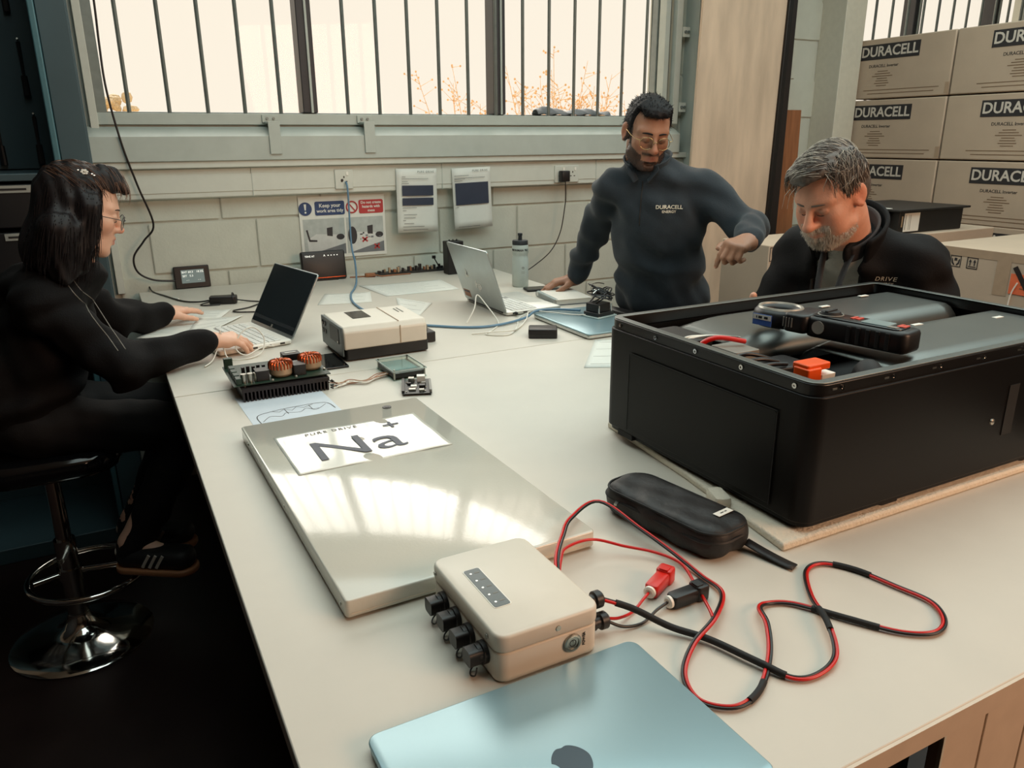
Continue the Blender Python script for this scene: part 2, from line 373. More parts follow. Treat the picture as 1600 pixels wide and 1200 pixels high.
# ================================================================== materials of the things
mat('enamel', (206, 202, 190), .10, var=.015, scale=4, bump=.04, bscale=220, coat=.6)
mat('sticker_white', (226, 224, 214), .14, var=.02, bump=.04, bscale=12, coat=.4)
mat('ink_navy', (44, 54, 72), .5); mat('ink_grey', (120, 118, 112), .6); mat('ink_black', (26, 24, 24), .6)
mat('white_plastic', (214, 206, 192), .38, var=.015); mat('white_soft', (236, 232, 222), .5, var=.02)
mat('panel_grey', (92, 102, 104), .35); mat('led_white', (250, 250, 245), .4, emit=(250, 250, 240), es=.6)
mat('black_plastic', (22, 19, 19), .42, var=.1); mat('black_gloss', (12, 12, 14), .08, var=.05); mat('black_rubber', (18, 16, 16), .7)
mat('case_black', (7, 5, 5), .42, var=.12, scale=3, spec=.22); mat('case_rim', (16, 14, 14), .3)
mat('chrome', (210, 208, 204), .10, metal=1.0, var=.02); mat('steel', (170, 168, 160), .3, metal=1.0); mat('alu', (178, 186, 186), .32, metal=.75, var=.03)
mat('alu_blue', (150, 178, 186), .34, metal=.55, var=.03, scale=5); mat('alu_pale', (206, 208, 202), .38, metal=.5, var=.03)
mat('logo_dark', (52, 62, 70), .25, metal=.4); mat('key_white', (226, 226, 220), .5); mat('key_gap', (150, 150, 146), .6)
mat('screen_dark', (26, 28, 32), .14, var=.1); mat('screen_bar', (44, 46, 50), .3)
mat('lcd_grey', (112, 128, 128), .3, emit=(120, 138, 138), es=.25)
mat('red_wire', (196, 22, 16), .3, var=.05); mat('black_wire', (20, 14, 14), .35); mat('white_wire', (226, 224, 214), .4); mat('blue_wire', (96, 132, 158), .42)
mat('red_plastic', (206, 34, 24), .35); mat('orange_plastic', (232, 84, 20), .4)
mat('fabric_black', (24, 21, 21), .55, var=.15, bump=.5, bscale=50); mat('zip_black', (12, 11, 11), .6)
mat('foam', (220, 210, 192), .9, var=.04, bump=.6, bscale=160)
mat('paper', (222, 222, 214), .75, var=.015); mat('paper_blue', (206, 214, 222), .75, var=.03)
mat('pcb_green', (26, 50, 38), .45, var=.2); mat('pcb_dark', (34, 36, 36), .45, var=.2); mat('copper', (170, 78, 42), .28, metal=.8, var=.15); mat('copper_tape', (168, 144, 116), .4, metal=.3, var=.15)
mat('solder', (200, 196, 186), .3, metal=.9); mat('heat_sink', (34, 27, 27), .4, metal=.3); mat('acrylic_edge', (190, 208, 206), .2)
glass('acrylic', (236, 246, 244)); mat('lcd_blue', (120, 150, 156), .2)
mat('bottle_clear', (214, 222, 214), .35, var=.03, trans=.25, sub=0); mat('bottle_grip', (44, 46, 48), .5)
mat('panel_sheen', (118, 121, 118), .36, metal=.85, var=.08, scale=4); mat('meter_grey', (130, 126, 118), .45); mat('meter_red', (196, 70, 50), .45); mat('sticker_blue', (60, 96, 170), .45)  # panel_sheen greys satin black plates and rim line to imitate window reflection
mat('silver_sticker', (186, 182, 172), .3, metal=.5)

# ---------------------------------------------------------------- white enclosure panel with the sodium label
t = thing('enclosure_panel', 'large glossy white metal panel with a sodium ion label lying on the bench', 'panel', (.4165, 1.298, TZ), RAD(.9))
b = MB(); b.rbox((0, 0, .0175), (.410, .768, .027), .007, edge=.0025); b.build('top_sheet', 'enamel', t, smooth=50)
MB().rbox((.004, .004, .002), (.384, .742, .0040), .010).build('rim', 'white_plastic', t)
MB().box((.0, -.3842, .0100), (.395, .001, .0012)).build('fold_line', 'bench_side', t)
MB().cyl((.118, .347, .0308), (.118, .347, .0328), .0105, n=18).cyl((.118, .347, .0328), (.118, .347, .0336), .006, n=14).build('bolt_head', 'black_plastic', t)
for y in (-.36, -.02, .31): MB().cyl((-.2042, y, .016), (-.206, y, .016), .003, n=8).build('rivet', 'steel', t)
def wav(u, v): return (-.158 + .316 * u, .062 + .218 * v, .0316 + .0007 * math.sin(u * 9 + v * 5) * math.sin(v * 7 + 1) + .0003 * math.sin(u * 23))
lb = MB().sheet(wav, 40, 26).build('label_sheet', 'sticker_white', t, solid=.0003)
text('lettering', 'Na', .145, 'ink_navy', t, T(-.015, .150, .0330) @ RZ(0), bold=-.002, xs=1.12)
text('lettering', '+', .075, 'ink_navy', t, T(.085, .228, .0330))
text('lettering', 'PURE DRIVE', .017, 'ink_grey', t, T(-.040, .258, .0330), space=1.3)

# ---------------------------------------------------------------- white junction box
t = thing('junction_box', 'small white electronics box with four capped sockets on its side', 'electronics box', (.4135, .797, TZ), RAD(.6))
MB().rbox((0, 0, .0225), (.146, .204, .041), .016, edge=.003).build('lower_shell', 'white_plastic', t, smooth=50)
MB().rbox((0, 0, .0555), (.148, .206, .0245), .017, edge=.004).build('lid', 'white_plastic', t, smooth=50)
ip = MB().rbox((-.0355, .004, .0682), (.0225, .096, .0012), .003).build('indicator_panel', 'panel_grey', t)
for k in range(5):
    y = .041 - k * .0185; MB().cyl((-.0405, y, .0688), (-.0405, y, .0692), .0016, n=10).build('indicator_light', 'led_white', ip)
    MB().box((-.0315, y, .0689), (.007, .0022, .0003)).build('print', 'ink_grey', ip)
MB().rbox((-.0355, .004, .0679), (.0255, .0985, .0008), .004).build('panel_rim', 'white_soft', t)
pb = MB(T(.031, -.1025, .0275) @ RX(RAD(90))).lathe([(.0, 0), (.0125, 0), (.0125, .0022), (.0105, .0032), (.0085, .0030), (.0082, .0018), (.0, .0018)], 24).build('power_button', 'steel', t)
MB(T(.031, -.1042, .0275) @ RX(RAD(90))).torus((0, 0, .0), .0045, .0006, 16, 5).box((0, .003, 0), (.0008, .004, .0008)).build('power_mark', 'ink_black', pb)
text('lettering', 'POWER', .0055, 'ink_black', t, T(.0485, -.1027, .0275) @ RX(RAD(90)) @ RZ(RAD(90)))
for x, y in ((.010, -.1032), (-.0745, -.075), (-.0745, .085)):
    ax = RX(RAD(90)) if abs(y) > .1 else RY(RAD(-90))
    MB(T(x, y, .056) @ ax).lathe([(0, 0), (.0034, 0), (.0034, .001), (0, .001)], 12).box((0, 0, .0011), (.004, .0008, .0004)).box((0, 0, .0011), (.0008, .004, .0004)).build('screw', 'steel', t)
for k in range(4):
    y = .055 - k * .0405; c = MB(T(-.0735, y, .0285) @ RY(RAD(-90)))
    c.lathe([(0, 0), (.0148, 0), (.0148, .006), (.0125, .007), (.0125, .012)], 20); c.rbox((0, 0, .0155), (.021, .0235, .019), .006)
    p = c.build('socket_cap', 'black_plastic', t)
    lp = [(-.078, y + .004, .0165), (-.088, y + .008, .004), (-.094, y - .001, .0025), (-.092, y - .010, .0065), (-.090, y - .0115, .018)]
    MB().tube(cat_rom(lp, 6), .0011, 6).build('strap', 'black_plastic', p)
    MB().ell((-.0965, y - .004, .027), (.0012, .0018, .003), 8, 5).build('pin', 'steel', p)
for y, z in ((-.058, .043), (-.072, .019)):
    MB(T(.072, y, z) @ RY(RAD(90))).lathe([(0, 0), (.010, 0), (.010, .012), (.0085, .013), (.0085, .020), (.012, .021), (.012, .030), (.009, .033), (0, .033)], 16).build('cable_gland', 'black_plastic', t)

# ---------------------------------------------------------------- closed silver laptop in front
def apple(s):
    pts = []
    for k in range(64):
        a = 2 * PI * k / 64; x, y = math.cos(a), math.sin(a)
        r = 1.0 - .16 * math.exp(-((a - PI / 2) / .28) ** 2) - .10 * math.exp(-((a - 3 * PI / 2) / .22) ** 2) + .07 * math.exp(-((a - 1.0) / .4) ** 2) + .07 * math.exp(-((a - 2.14) / .4) ** 2)
        px, py = x * r * .92, y * r * .95
        if y < 0: px *= 1 + .12 * y
        d = math.hypot(px - 1.12, py - .12)
        if d < .48: px = 1.12 - .48 * math.cos(math.asin(max(-1, min(1, (py - .12) / .48))))
        pts.append((px * s, py * s))
    leaf = [(.05 + .30 * t + .12 * math.sin(PI * t) * sg, .98 + .62 * t - .16 * math.sin(PI * t) * sg) for sg in (1, -1) for t in ([i / 8 for i in range(8)] if sg == 1 else [i / 8 for i in range(8, 0, -1)])]
    return pts, [(x * s * .9 - .0 * s, y * s) for x, y in leaf]
t = thing('closed_laptop', 'closed silver-blue laptop with a dark fruit logo at the front edge', 'laptop', (.350, .553, TZ), RAD(.5))
MB().rbox((0, 0, .0065), (.354, .246, .009), .014, edge=.003).build('base', 'alu_blue', t, smooth=50)
ld = MB().rbox((0, 0, .0134), (.356, .248, .0042), .014, edge=.0016).build('lid', 'alu_blue', t, smooth=50)
a1, a2 = apple(.0235); lm = T(-.001, -.0115, .01545) @ RZ(RAD(180))
MB(lm).prism(a1, 0, .0003).prism(a2, 0, .0003).build('logo', 'logo_dark', ld)
for x in (-.15, .15):
    for y in (-.1, .1): MB().cyl((x, y, 0), (x, y, .003), .008, n=12).build('foot', 'black_rubber', t)

# ---------------------------------------------------------------- battery case on its foam sheet
fo = MB(); fo.prism([(.882, .764), (1.72, .764), (1.72, 1.36), (.955, 1.36), (.925, 1.05)], TZ, TZ + .014)
tag(fo.build('foam_sheet', 'foam', bevel=.004), 'white packing foam sheet under the black battery case', 'foam sheet')
tag(MB(T(.902, .935, TZ + .0001) @ RZ(RAD(70))).rbox((0, 0, .014), (.055, .030, .028), .010, edge=.006).build('foam_offcut', 'foam'), 'small white foam offcut wedged against the left of the battery case', 'foam')
BZ = TZ + .0141
t = thing('battery_case', 'big open black battery case with screwed rim on the bench', 'battery case', (1.345, 1.052, BZ)); w2_, d2_, bh = .42, .281, .232
def ringbox(mb, w, d, r, th, z0, z1, seg=6):
    def ring(ins):
        q = []
        for cx, cy, a0 in ((w - r, d - r, 0), (-w + r, d - r, 90), (-w + r, -d + r, 180), (w - r, -d + r, 270)):
            for k in range(seg + 1):
                a = RAD(a0 + 90 * k / seg); rr = max(r - ins, .002); q.append((cx + rr * math.cos(a), cy + rr * math.sin(a)))
        return q
    o, i = ring(0), ring(th); n = len(o)
    vs = [(x, y, z0) for x, y in o] + [(x, y, z1) for x, y in o] + [(x, y, z1) for x, y in i] + [(x, y, z0) for x, y in i]; fs = []
    for a, b_ in ((0, 1), (1, 2), (2, 3), (3, 0)):
        fs += [(a * n + k, a * n + (k + 1) % n, b_ * n + (k + 1) % n, b_ * n + k) for k in range(n)]
    return mb.add(vs, fs)
b = MB(); ringbox(b, w2_, d2_, .03, .006, .016, bh); b.build('shell', 'case_black', t, bevel=.002)
MB().rbox((0, 0, .012), (2 * w2_ - .012, 2 * d2_ - .012, .010), .026).build('base_plate', 'case_black', t)
b = MB(); ringbox(b, w2_ - .004, d2_ - .004, .028, .014, bh - .004, bh + .020); rim = b.build('rim', 'case_rim', t, bevel=.002)
b = MB(); ringbox(b, w2_ - .005, d2_ - .005, .026, .017, bh + .020, bh + .0225); b.build('rim_flange', 'panel_sheen', t, bevel=.001)
for k in range(5):
    y = -.235 + k * .1175
    MB(T(-w2_ + .004, y, bh + .010) @ RY(RAD(-90))).lathe([(.0018, .0005), (.0046, .0005), (.0046, .002), (.0022, .002), (.0018, .0005)], 12).build('rim_screw', 'chrome', rim)
for k in range(7):
    x = -.36 + k * .12
    MB(T(x, -d2_ + .004, bh + .010) @ RX(RAD(90))).lathe([(.0018, .0005), (.0046, .0005), (.0046, .002), (.0022, .002), (.0018, .0005)], 12).build('rim_screw', 'chrome', rim)
    MB().box((x - .016, -d2_ + .0038, bh + .010), (.010, .001, .003)).build('rim_slot', 'steel', rim)
fp = MB().rbox((0, 0, 0), (.40, .165, .004), .006, M=T(-w2_ - .0005, -.01, .110) @ RY(RAD(-90)) @ RZ(RAD(90))).build('access_panel', 'case_black', t, bevel=.001)
b = MB(); M_ = T(-w2_ - .0026, -.01, .110)
b.box((0, 0, .0835), (.0012, .404, .0018), M_); b.box((0, -.2015, 0), (.0012, .0018, .168), M_); b.box((0, .2015, 0), (.0012, .0018, .168), M_); b.build('panel_gap', 'zip_black', t)
MB().box((.105, -d2_ - .0008, .128), (.030, .0016, .098), RY(RAD(0))).build('tape_strip', 'zip_black', t)
MB(T(.055, -d2_, .112) @ RX(RAD(90))).lathe([(0, 0), (.0065, 0), (.006, .002), (.003, .0035), (0, .004)], 14).build('latch_screw', 'steel', t)
for x in (-.19, .22): MB().rbox((x, -d2_ + .035, .0088), (.05, .05, .0175), .008).build('foot', 'black_rubber', t)
for x in (-.19, .22): MB().rbox((x, d2_ - .05, .006), (.05, .05, .0125), .008).build('foot', 'black_rubber', t)
MB().box((-w2_ + .015, .20, .010), (.03, .05, .012)).build('foot', 'black_rubber', t)
# inner deck: two long crowned cover plates
def crown(x0, x1, y0, y1, z, h):
    def fn(u, v): 
        e = 1 - (2 * v - 1) ** 2
        return (x0 + (x1 - x0) * u, y0 + (y1 - y0) * v, z + h * (1 - (1 - min(1, e * 1.6)) ** 2) * (1 - .35 * (1 - min(1, u * 5)) ** 2))
    return MB().sheet(fn, 24, 18)
MB().b2(-.40, .40, -.262, .262, .10, .15).build('cell_tray', 'black_rubber', t)
crown(-.16, .39, -.248, -.012, .195, .046).build('cover_plate', 'panel_sheen', t, solid=.003)
crown(-.28, .39, .020, .255, .192, .046).build('cover_plate', 'panel_sheen', t, solid=.003)
for x, y in ((-.10, -.232), (.10, -.232), (.30, -.232), (-.20, .05), (.0, .05), (.2, .05), (.34, .05), (-.05, -.025), (.16, -.025)): MB().ell((x, y, .212), (.0045, .0045, .003), 8, 5).build('plate_bolt', 'black_plastic', t)
MB().b2(.15, .27, .0, .018, .19, .214).build('orange_clip', 'orange_plastic', t, bevel=.004)
for x, y in ((.10, .16), (.28, .20), (.12, -.06), (.33, -.10)): MB().box((x, y, .2425), (.028, .010, .002), RZ(0)).build('sticker', 'paper', t)
# front bay: bus bars, breaker, wiring
b = MB(); b.rbox((-.335, .14, .200), (.075, .12, .07), .01); b.build('relay_block', 'black_plastic', t, bevel=.002)
MB().rbox((-.300, .02, .214), (.06, .07, .032), .004).build('terminal_block', 'meter_grey', t, bevel=.001)
MB().rbox((-.275, -.07, .183), (.09, .07, .075), .012).build('contactor', 'black_plastic', t, bevel=.003)
b = MB(); b.tube(cat_rom([(-.225, -.235, .15), (-.225, -.230, .205), (-.205, -.205, .226), (-.17, -.170, .205)], 8), .022, 14); b.build('cable_boot', 'black_rubber', t)
b = MB(); b.rbox((-.310, -.165, .196), (.034, .034, .088), .004); b.rbox((-.296, -.160, .240), (.056, .036, .012), .005); b.build('fuse_holder', 'orange_plastic', t, bevel=.002)
MB().rbox((-.272, -.165, .208), (.034, .028, .034), .003).build('fuse_body', 'white_soft', t)
for k in range(4): MB().ell((-.322, -.150 - .003 * k, .165 + .014 * k), (.004, .004, .004), 8, 5).build('stud', 'chrome', t)
def wire(name, pts, r, m, par, n=7): return MB().tube(cat_rom(pts, 7), r, n).build(name, m, par, smooth=60)
wire('red_wire', [(-.372, .065, .16), (-.362, .06, .222), (-.33, .045, .246), (-.275, .02, .238)], .005, 'red_wire', t)
for k in range(3): wire('grey_wire', [(-.385, .12 + .006 * k, .165), (-.36, .10 + .006 * k, .222 + .003 * k), (-.31, .09 + .004 * k, .236), (-.24, .07, .230)], .0028, 'white_wire' if k else 'black_wire', t)
for k in range(5): wire('thin_wire', [(-.372, .01 - .01 * k, .168), (-.352, -.02 - .012 * k, .190 + .004 * (k % 3)), (-.345, -.05 - .01 * k, .176), (-.335, -.085, .186)], .0018, ('red_wire', 'orange_plastic', 'red_wire', 'black_wire', 'white_wire')[k], t)
MB().rbox((-.375, .085, .172), (.022, .030, .02), .003).build('white_plug', 'white_soft', t)
MB().rbox((-.374, .028, .168), (.018, .018, .016), .003).build('white_plug', 'white_soft', t)

for k in range(3): wire('black_lead', [(-.385, -.02 - .03 * k, .16), (-.375, -.03 - .03 * k, .215), (-.34, -.05 - .025 * k, .238 - .004 * k), (-.29, -.06 - .02 * k, .225)], .004, 'black_wire', t)
for k in range(2): wire('pink_wire', [(-.372, -.075 - .012 * k, .17), (-.362, -.085 - .012 * k, .222), (-.345, -.10 - .01 * k, .215), (-.34, -.12, .19)], .0022, ('copper_tape', 'red_wire')[k], t)
# ---------------------------------------------------------------- clamp meter lying on the covers
t = thing('clamp_meter', 'dark grey clamp meter with round jaw lying in the battery case', 'meter', (1.206, .985, BZ + .247), RAD(-79))
b = MB(); b.tube([(-.115 + .042 * math.cos(a), .036 * math.sin(a), .024) for a in [2 * PI * k / 36 for k in range(36)]], .0125, 10, closed=True, flat=1.5); b.build('jaw', 'black_plastic', t, smooth=60)
MB().tube([(-.115 + .0425 * math.cos(a), .0365 * math.sin(a), .0415) for a in [2 * PI * k / 36 for k in range(36)]], .004, 6, closed=True).build('jaw_ring', 'silver_sticker', t)
MB(T(-.118, -.0575, .024)).box((0, 0, 0), (.042, .0012, .022)).build('blue_sticker', 'sticker_blue', t)
MB(T(-.118, -.0582, .029)).box((0, 0, 0), (.040, .0008, .010)).build('print_band', 'paper', t)
for dx, w_ in ((-.012, .002), (-.004, .008), (.009, .008)): MB().box((-.118 + dx, -.0588, .029), (w_, .0005, .0045)).build('print_line', 'ink_black', t)
MB().rbox((-.058, 0, .025), (.05, .088, .036), .012, edge=.005).build('shoulder', 'black_plastic', t, smooth=50)
MB().rbox((.055, 0, .022), (.195, .066, .040), .016, edge=.007).build('body', 'black_plastic', t, smooth=50)
MB().rbox((.05, 0, .0425), (.17, .050, .004), .012, edge=.0015).build('face_plate', 'case_rim', t)
MB().cyl((-.008, 0, .0445), (-.008, 0, .0515), .020, .017, 20).box((-.008, 0, .0525), (.006, .034, .003)).build('dial', 'black_rubber', t)
MB().torus((-.008, 0, .0458), .0225, .0014, 24, 5).build('dial_ring', 'meter_grey', t)
MB().rbox((.085, 0, .0452), (.05, .036, .002), .003).build('display', 'lcd_grey', t)
for x in (.035, .045, .122, .130): MB().rbox((x, .008, .0452), (.007, .022, .0014), .002).build('button', 'meter_red', t)
MB().rbox((.118, -.014, .0452), (.018, .012, .0014), .002).build('button', 'meter_grey', t)
for k in range(5): MB().rbox((.048 + .018 * k, -.0335, .022), (.008, .004, .030), .0015).build('grip_rib', 'black_rubber', t)
for k in range(4): MB().rbox((-.079 + .006 * k, -.0445, .026), (.0025, .003, .018), .001).build('trigger_rib', 'meter_grey', t)
MB(T(-.012, -.0340, .024) @ RX(RAD(90))).cyl((0, 0, 0), (0, 0, .001), .0125, n=22).build('round_sticker', 'silver_sticker', t)

# ---------------------------------------------------------------- black zip pouch
t = thing('zip_pouch', 'black zip pouch with a small white label lying before the battery case', 'pouch', (.782, .914, TZ + .0012), RAD(10))
POUCH = t
b = MB(); ring = []
for cx, cy, a0 in ((.054 - .040, .131 - .040, 0), (-.054 + .040, .131 - .040, 90), (-.054 + .04, -.131 + .04, 180), (.054 - .04, -.131 + .04, 270)):
    for k in range(9): ring.append((cx + .0385 * math.cos(RAD(a0 + 11.25 * k)), cy + .0385 * math.sin(RAD(a0 + 11.25 * k)), .0465))
b.tube([(x * .955, y * .965, .0455) for x, y, z in ring], .0022, 6, closed=True); b.build('piping', 'zip_black', t)
b = MB(); b.tube([(x * 1.0, y * .985, .032) for x, y, z in ring], .003, 6, closed=True); b.build('zip', 'zip_black', t)
MB().box((.020, -.085, .0542), (.036, .013, .0005), RZ(0)).build('label_tape', 'paper', t); MB().box((.017, -.085, .0546), (.008, .002, .0003)).build('print_line', 'ink_black', t); MB().box((.026, -.085, .0546), (.005, .002, .0003)).build('print_line', 'ink_black', t)
MB(T(-.046, .082, .032) @ RZ(.5)).rbox((-.012, 0, 0), (.02, .006, .003), .002).build('zip_pull', 'steel', t)
def fold(u, v): return (.006 + .02 * (v - .5) - .03 * u * .2, -.124 - .085 * u, .012 - .010 * math.sin(u * 1.5) + .001)
MB(T(.01, 0, 0) @ RZ(.15)).sheet(fold, 8, 2).build('wrist_strap', 'fabric_black', t, solid=.002)

# ---------------------------------------------------------------- red and black test leads
def lift(pts, zs=None, r=.0048):
    return [(x, y, TZ + r + (zs[i] if zs else 0)) for i, (x, y) in enumerate(pts)]
L1 = [(.492, .800), (.515, .845), (.552, .890), (.598, .940), (.67, .975), (.715, .930), (.735, .865), (.737, .790), (.707, .714), (.650, .665), (.592, .640), (.548, .605), (.533, .559), (.564, .529), (.612, .538), (.669, .579), (.705, .62), (.727, .655), (.752, .664), (.782, .646), (.815, .590), (.853, .535), (.893, .511), (.932, .522), (.958, .56), (.950, .61), (.935, .67), (.905, .708), (.864, .703), (.815, .650), (.778, .59), (.738, .542), (.698, .529), (.664, .537), (.645, .575), (.622, .640), (.592, .682), (.556, .718), (.520, .7385)]
z1 = [.03, .045, .05, .045, .02, .006, .0, 0, .004, .012, .006, 0, 0, 0, 0, .002, .010, .006, 0, 0, .001, 0, 0, 0, 0, 0, 0, 0, 0, .002, .008, .004, 0, 0, .003, .003, .006, .024, .0382]
# keep clear of the pouch
L1[4] = (.680, .985); L1[5] = (.700, .900); L1[6] = (.712, .83); L1[7] = (.715, .765)
z1[4] = .035; z1[5] = .02; z1[6] = .008
t = thing('test_lead', 'looping pair of red and black test leads lying on the bench', 'cable', (0, 0, 0))
blk = cat_rom(lift(L1, z1), 8)
off = []
for i, p in enumerate(blk):
    q = Vector(blk[min(i + 1, len(blk) - 1)]) - Vector(blk[max(i - 1, 0)]); nrm = Vector((-q.y, q.x, 0)).normalized()
    off.append(tuple(Vector(p) + nrm * .0040 * (1 if (i // 70) % 2 == 0 else 1)))
MB().tube(blk, .0020, 8).build('black_core', 'black_wire', t, smooth=60)
MB().tube([tuple(p) for p in off], .0023, 8).build('red_core', 'red_wire', t, smooth=60)
for a, b_ in ((205, 214), (155, 166), (108, 115), (236, 243)):
    MB().tube([tuple((Vector(blk[i]) + Vector(off[i])) / 2) for i in range(a, min(b_, len(blk)))], .0044, 10).build('sleeve', 'black_rubber', t, smooth=60)
MB().tube([tuple((Vector(blk[i]) + Vector(off[i])) / 2) for i in range(266, len(blk) - 4)], .0048, 10).build('braided_sleeve', 'black_rubber', t, smooth=60)
r1 = [(.495, .812), (.53, .862), (.556, .888), (.612, .902), (.655, .875), (.690, .842), (.706, .800), (.690, .748), (.662, .690), (.648, .664)]
MB().tube(cat_rom(lift(r1, [.024, .03, .030, .022, .012, .008, .006, .003, .01, .012]), 8), .0024, 8).build('red_branch', 'red_wire', t, smooth=60)
def plug(name, label, c, ang, m):
    t = thing(name, label, 'connector', (c[0], c[1], TZ), ang)
    MB().rbox((0, 0, .011), (.050, .020, .020), .005, edge=.003).build('housing', m, t)
    MB().rbox((.028, 0, .012), (.022, .024, .024), .005, edge=.003).build('grip', m, t); MB().rbox((.024, 0, .0245), (.012, .014, .002), .002).build('latch', m, t)
    MB(T(-.025, 0, .011) @ RY(RAD(-90))).lathe([(0, 0), (.009, 0), (.009, .004), (.006, .0055), (.003, .004), (0, .004)], 16).build('collar', 'white_soft', t)
    return t
plug('lead_connector', 'red lead connector lying beside the white junction box', (.640, .772), RAD(28), 'red_plastic')
plug('lead_connector', 'black lead connector lying beside the red one', (.652, .728), RAD(2), 'black_plastic')
tag(MB().tube(cat_rom([(.519, .7255, TZ + .020), (.540, .728, TZ + .012), (.572, .740, TZ + .004), (.600, .752, TZ + .0095), (.613, .7585, TZ + .011)], 7), .0022, 7).build('connector_wire', 'red_wire', smooth=60), 'short red wire from the junction box to the red connector', 'wire')
tag(MB().tube(cat_rom([(.519, .7225, TZ + .017), (.540, .716, TZ + .006), (.570, .714, TZ + .003), (.600, .722, TZ + .009), (.6215, .727, TZ + .011)], 7), .0022, 7).build('connector_wire', 'black_wire', smooth=60), 'short black wire from the junction box to the black connector', 'wire')

# ---------------------------------------------------------------- inverter
t = thing('inverter', 'white topped black inverter unit with a small dark screen', 'inverter', (.708, 2.288, TZ), RAD(1))
b = MB(); b.rbox((.005, .0, .022), (.262, .225, .036), .008); b.box((.165, .045, .018), (.07, .13, .034)); b.build('base', 'black_plastic', t, bevel=.003)
def hood(u, v):
    x = -.130 + .262 * u; a = v * 4
    pr = [(-.114, .036), (-.114, .088), (-.100, .104), (.098, .108), (.113, .092), (.113, .036)]; k = min(int(v * 5), 4); f_ = v * 5 - k
    y = pr[k][0] + (pr[k + 1][0] - pr[k][0]) * f_; z = pr[k][1] + (pr[k + 1][1] - pr[k][1]) * f_
    return (x, y, z)
b = MB(); b.add([hood(u, k / 5) for u in (0, 1) for k in range(6)], [tuple(range(5, -1, -1)), tuple(range(6, 12))] + [(k, k + 1, 7 + k, 6 + k) for k in range(5)] + [(5, 0, 6, 11)]); b.build('hood', 'white_plastic', t, bevel=.005, seg=3)
MB().box((-.1325, -.0, .060), (.006, .215, .088)).build('end_panel', 'panel_grey', t, bevel=.002)
for y in (.085, .06):
    for z in (.085, .060): MB(T(-.1357, y, z) @ RY(RAD(-90))).cyl((0, 0, 0), (0, 0, .002), .008, n=14).build('socket', 'black_gloss', t)
MB().box((-.136, -.035, .072), (.002, .09, .045)).build('terminal_cover', 'black_plastic', t)
MB().box((-.1375, -.073, .055), (.002, .006, .006)).build('terminal_screw', 'chrome', t)
MB().rbox((-.040, .035, .1062), (.058, .095, .0016), .002, M=T(0, 0, 0) @ RX(RAD(1.1))).build('screen', 'black_gloss', t)
b = MB(); b.box((.045, -.001, .1073), (.0028, .198, .0012), RX(RAD(1.1))); b.box((.045, -.1145, .066), (.0028, .0012, .056)); b.build('gold_stripe', 'copper_tape', t)
for dx, L_ in ((0, .062), (-.012, .05)): MB().box((.100 + dx, .035, .1072), (.0035, L_, .0006), RX(RAD(1.1))).build('print_line', 'ink_grey', t)
for k in range(3): MB().cyl((.175, .02 + .035 * k, .0352), (.175, .02 + .035 * k, .052), .012, n=12).build('cable_port', 'meter_grey', t)

# ---------------------------------------------------------------- heat-sink circuit board with copper toroids
tag(MB().b2(.312, .575, 2.118, 2.275, TZ, TZ + .007).build('tablet_glass', 'black_gloss', bevel=.002), 'dark glass tablet lying flat behind the toroid circuit board', 'tablet')
tag(MB(T(.345, 1.865, TZ) @ RZ(.03)).box((0, 0, .0004), (.21, .24, .0006)).build('schematic_sheet', 'paper_blue'), 'printed schematic sheet under the toroid circuit board', 'paper')
sk = bpy.data.objects['schematic_sheet']
def stroke(par, pts, w, z, m='ink_black'):
    return MB().tube([(x, y, z) for x, y in pts], w, 4, flat=.2).build('print_line', m, par)
stroke(sk, cat_rom([(.262, 1.755), (.262, 1.815), (.30, 1.835), (.36, 1.845), (.43, 1.842), (.444, 1.79)], 5), .0012, TZ + .0010)
stroke(sk, cat_rom([(.268, 1.77), (.29, 1.80), (.315, 1.79), (.33, 1.81), (.36, 1.80), (.38, 1.82), (.40, 1.80), (.43, 1.83)], 5), .0008, TZ + .0010)
stroke(sk, [(.30, 1.835), (.315, 1.822), (.33, 1.838), (.345, 1.82), (.36, 1.842), (.375, 1.828), (.40, 1.842)], .0009, TZ + .0010)
stroke(sk, [(.33, 1.835), (.333, 1.80)], .0009, TZ + .0010); stroke(sk, [(.39, 1.84), (.392, 1.808), (.41, 1.806)], .0009, TZ + .0010)
t = thing('inverter_board', 'finned heat sink circuit board with two copper toroid coils', 'circuit board', (.360, 2.040, TZ + .0011), RAD(0))
b = MB(); b.box((0, 0, .029), (.222, .205, .010))
b.build('heat_sink', 'heat_sink', t)
for k in range(24): MB().box((-.106 + k * .00922, 0, .0120), (.004, .205, .024)).build('fin', 'heat_sink', t)
MB().box((-.004, .01, .0395), (.245, .200, .0025)).build('board', 'pcb_green', t)
for x in (-.1, .1):
    for y in (-.08, .09): MB().cyl((x, y, .034), (x, y, .0385), .004, n=8).build('standoff', 'steel', t)
def toroid(x, y, par):
    tt = MB(T(x, y, .0605)).lathe([(.010, -.016), (.026, -.0175), (.030, -.012), (.030, .010), (.026, .0165), (.012, .017), (.010, .012), (.010, -.016)], 26).build('toroid_core', 'copper_tape', par)
    b = MB(T(x, y, .0605))
    for k in range(22):
        a = 2 * PI * k / 22; c, s_ = math.cos(a), math.sin(a)
        b.tube(cat_rom([(r * c, r * s_, z) for r, z in ((.0295, .002), (.0285, .016), (.0195, .0205), (.0105, .016), (.010, .0))], 3), .0028, 5)
    b.build('winding', 'copper', tt, smooth=60)
toroid(.000, -.046, t); toroid(.082, -.020, t)
MB().rbox((-.052, -.058, .054), (.034, .036, .027), .003).build('capacitor_block', 'black_plastic', t, bevel=.001)
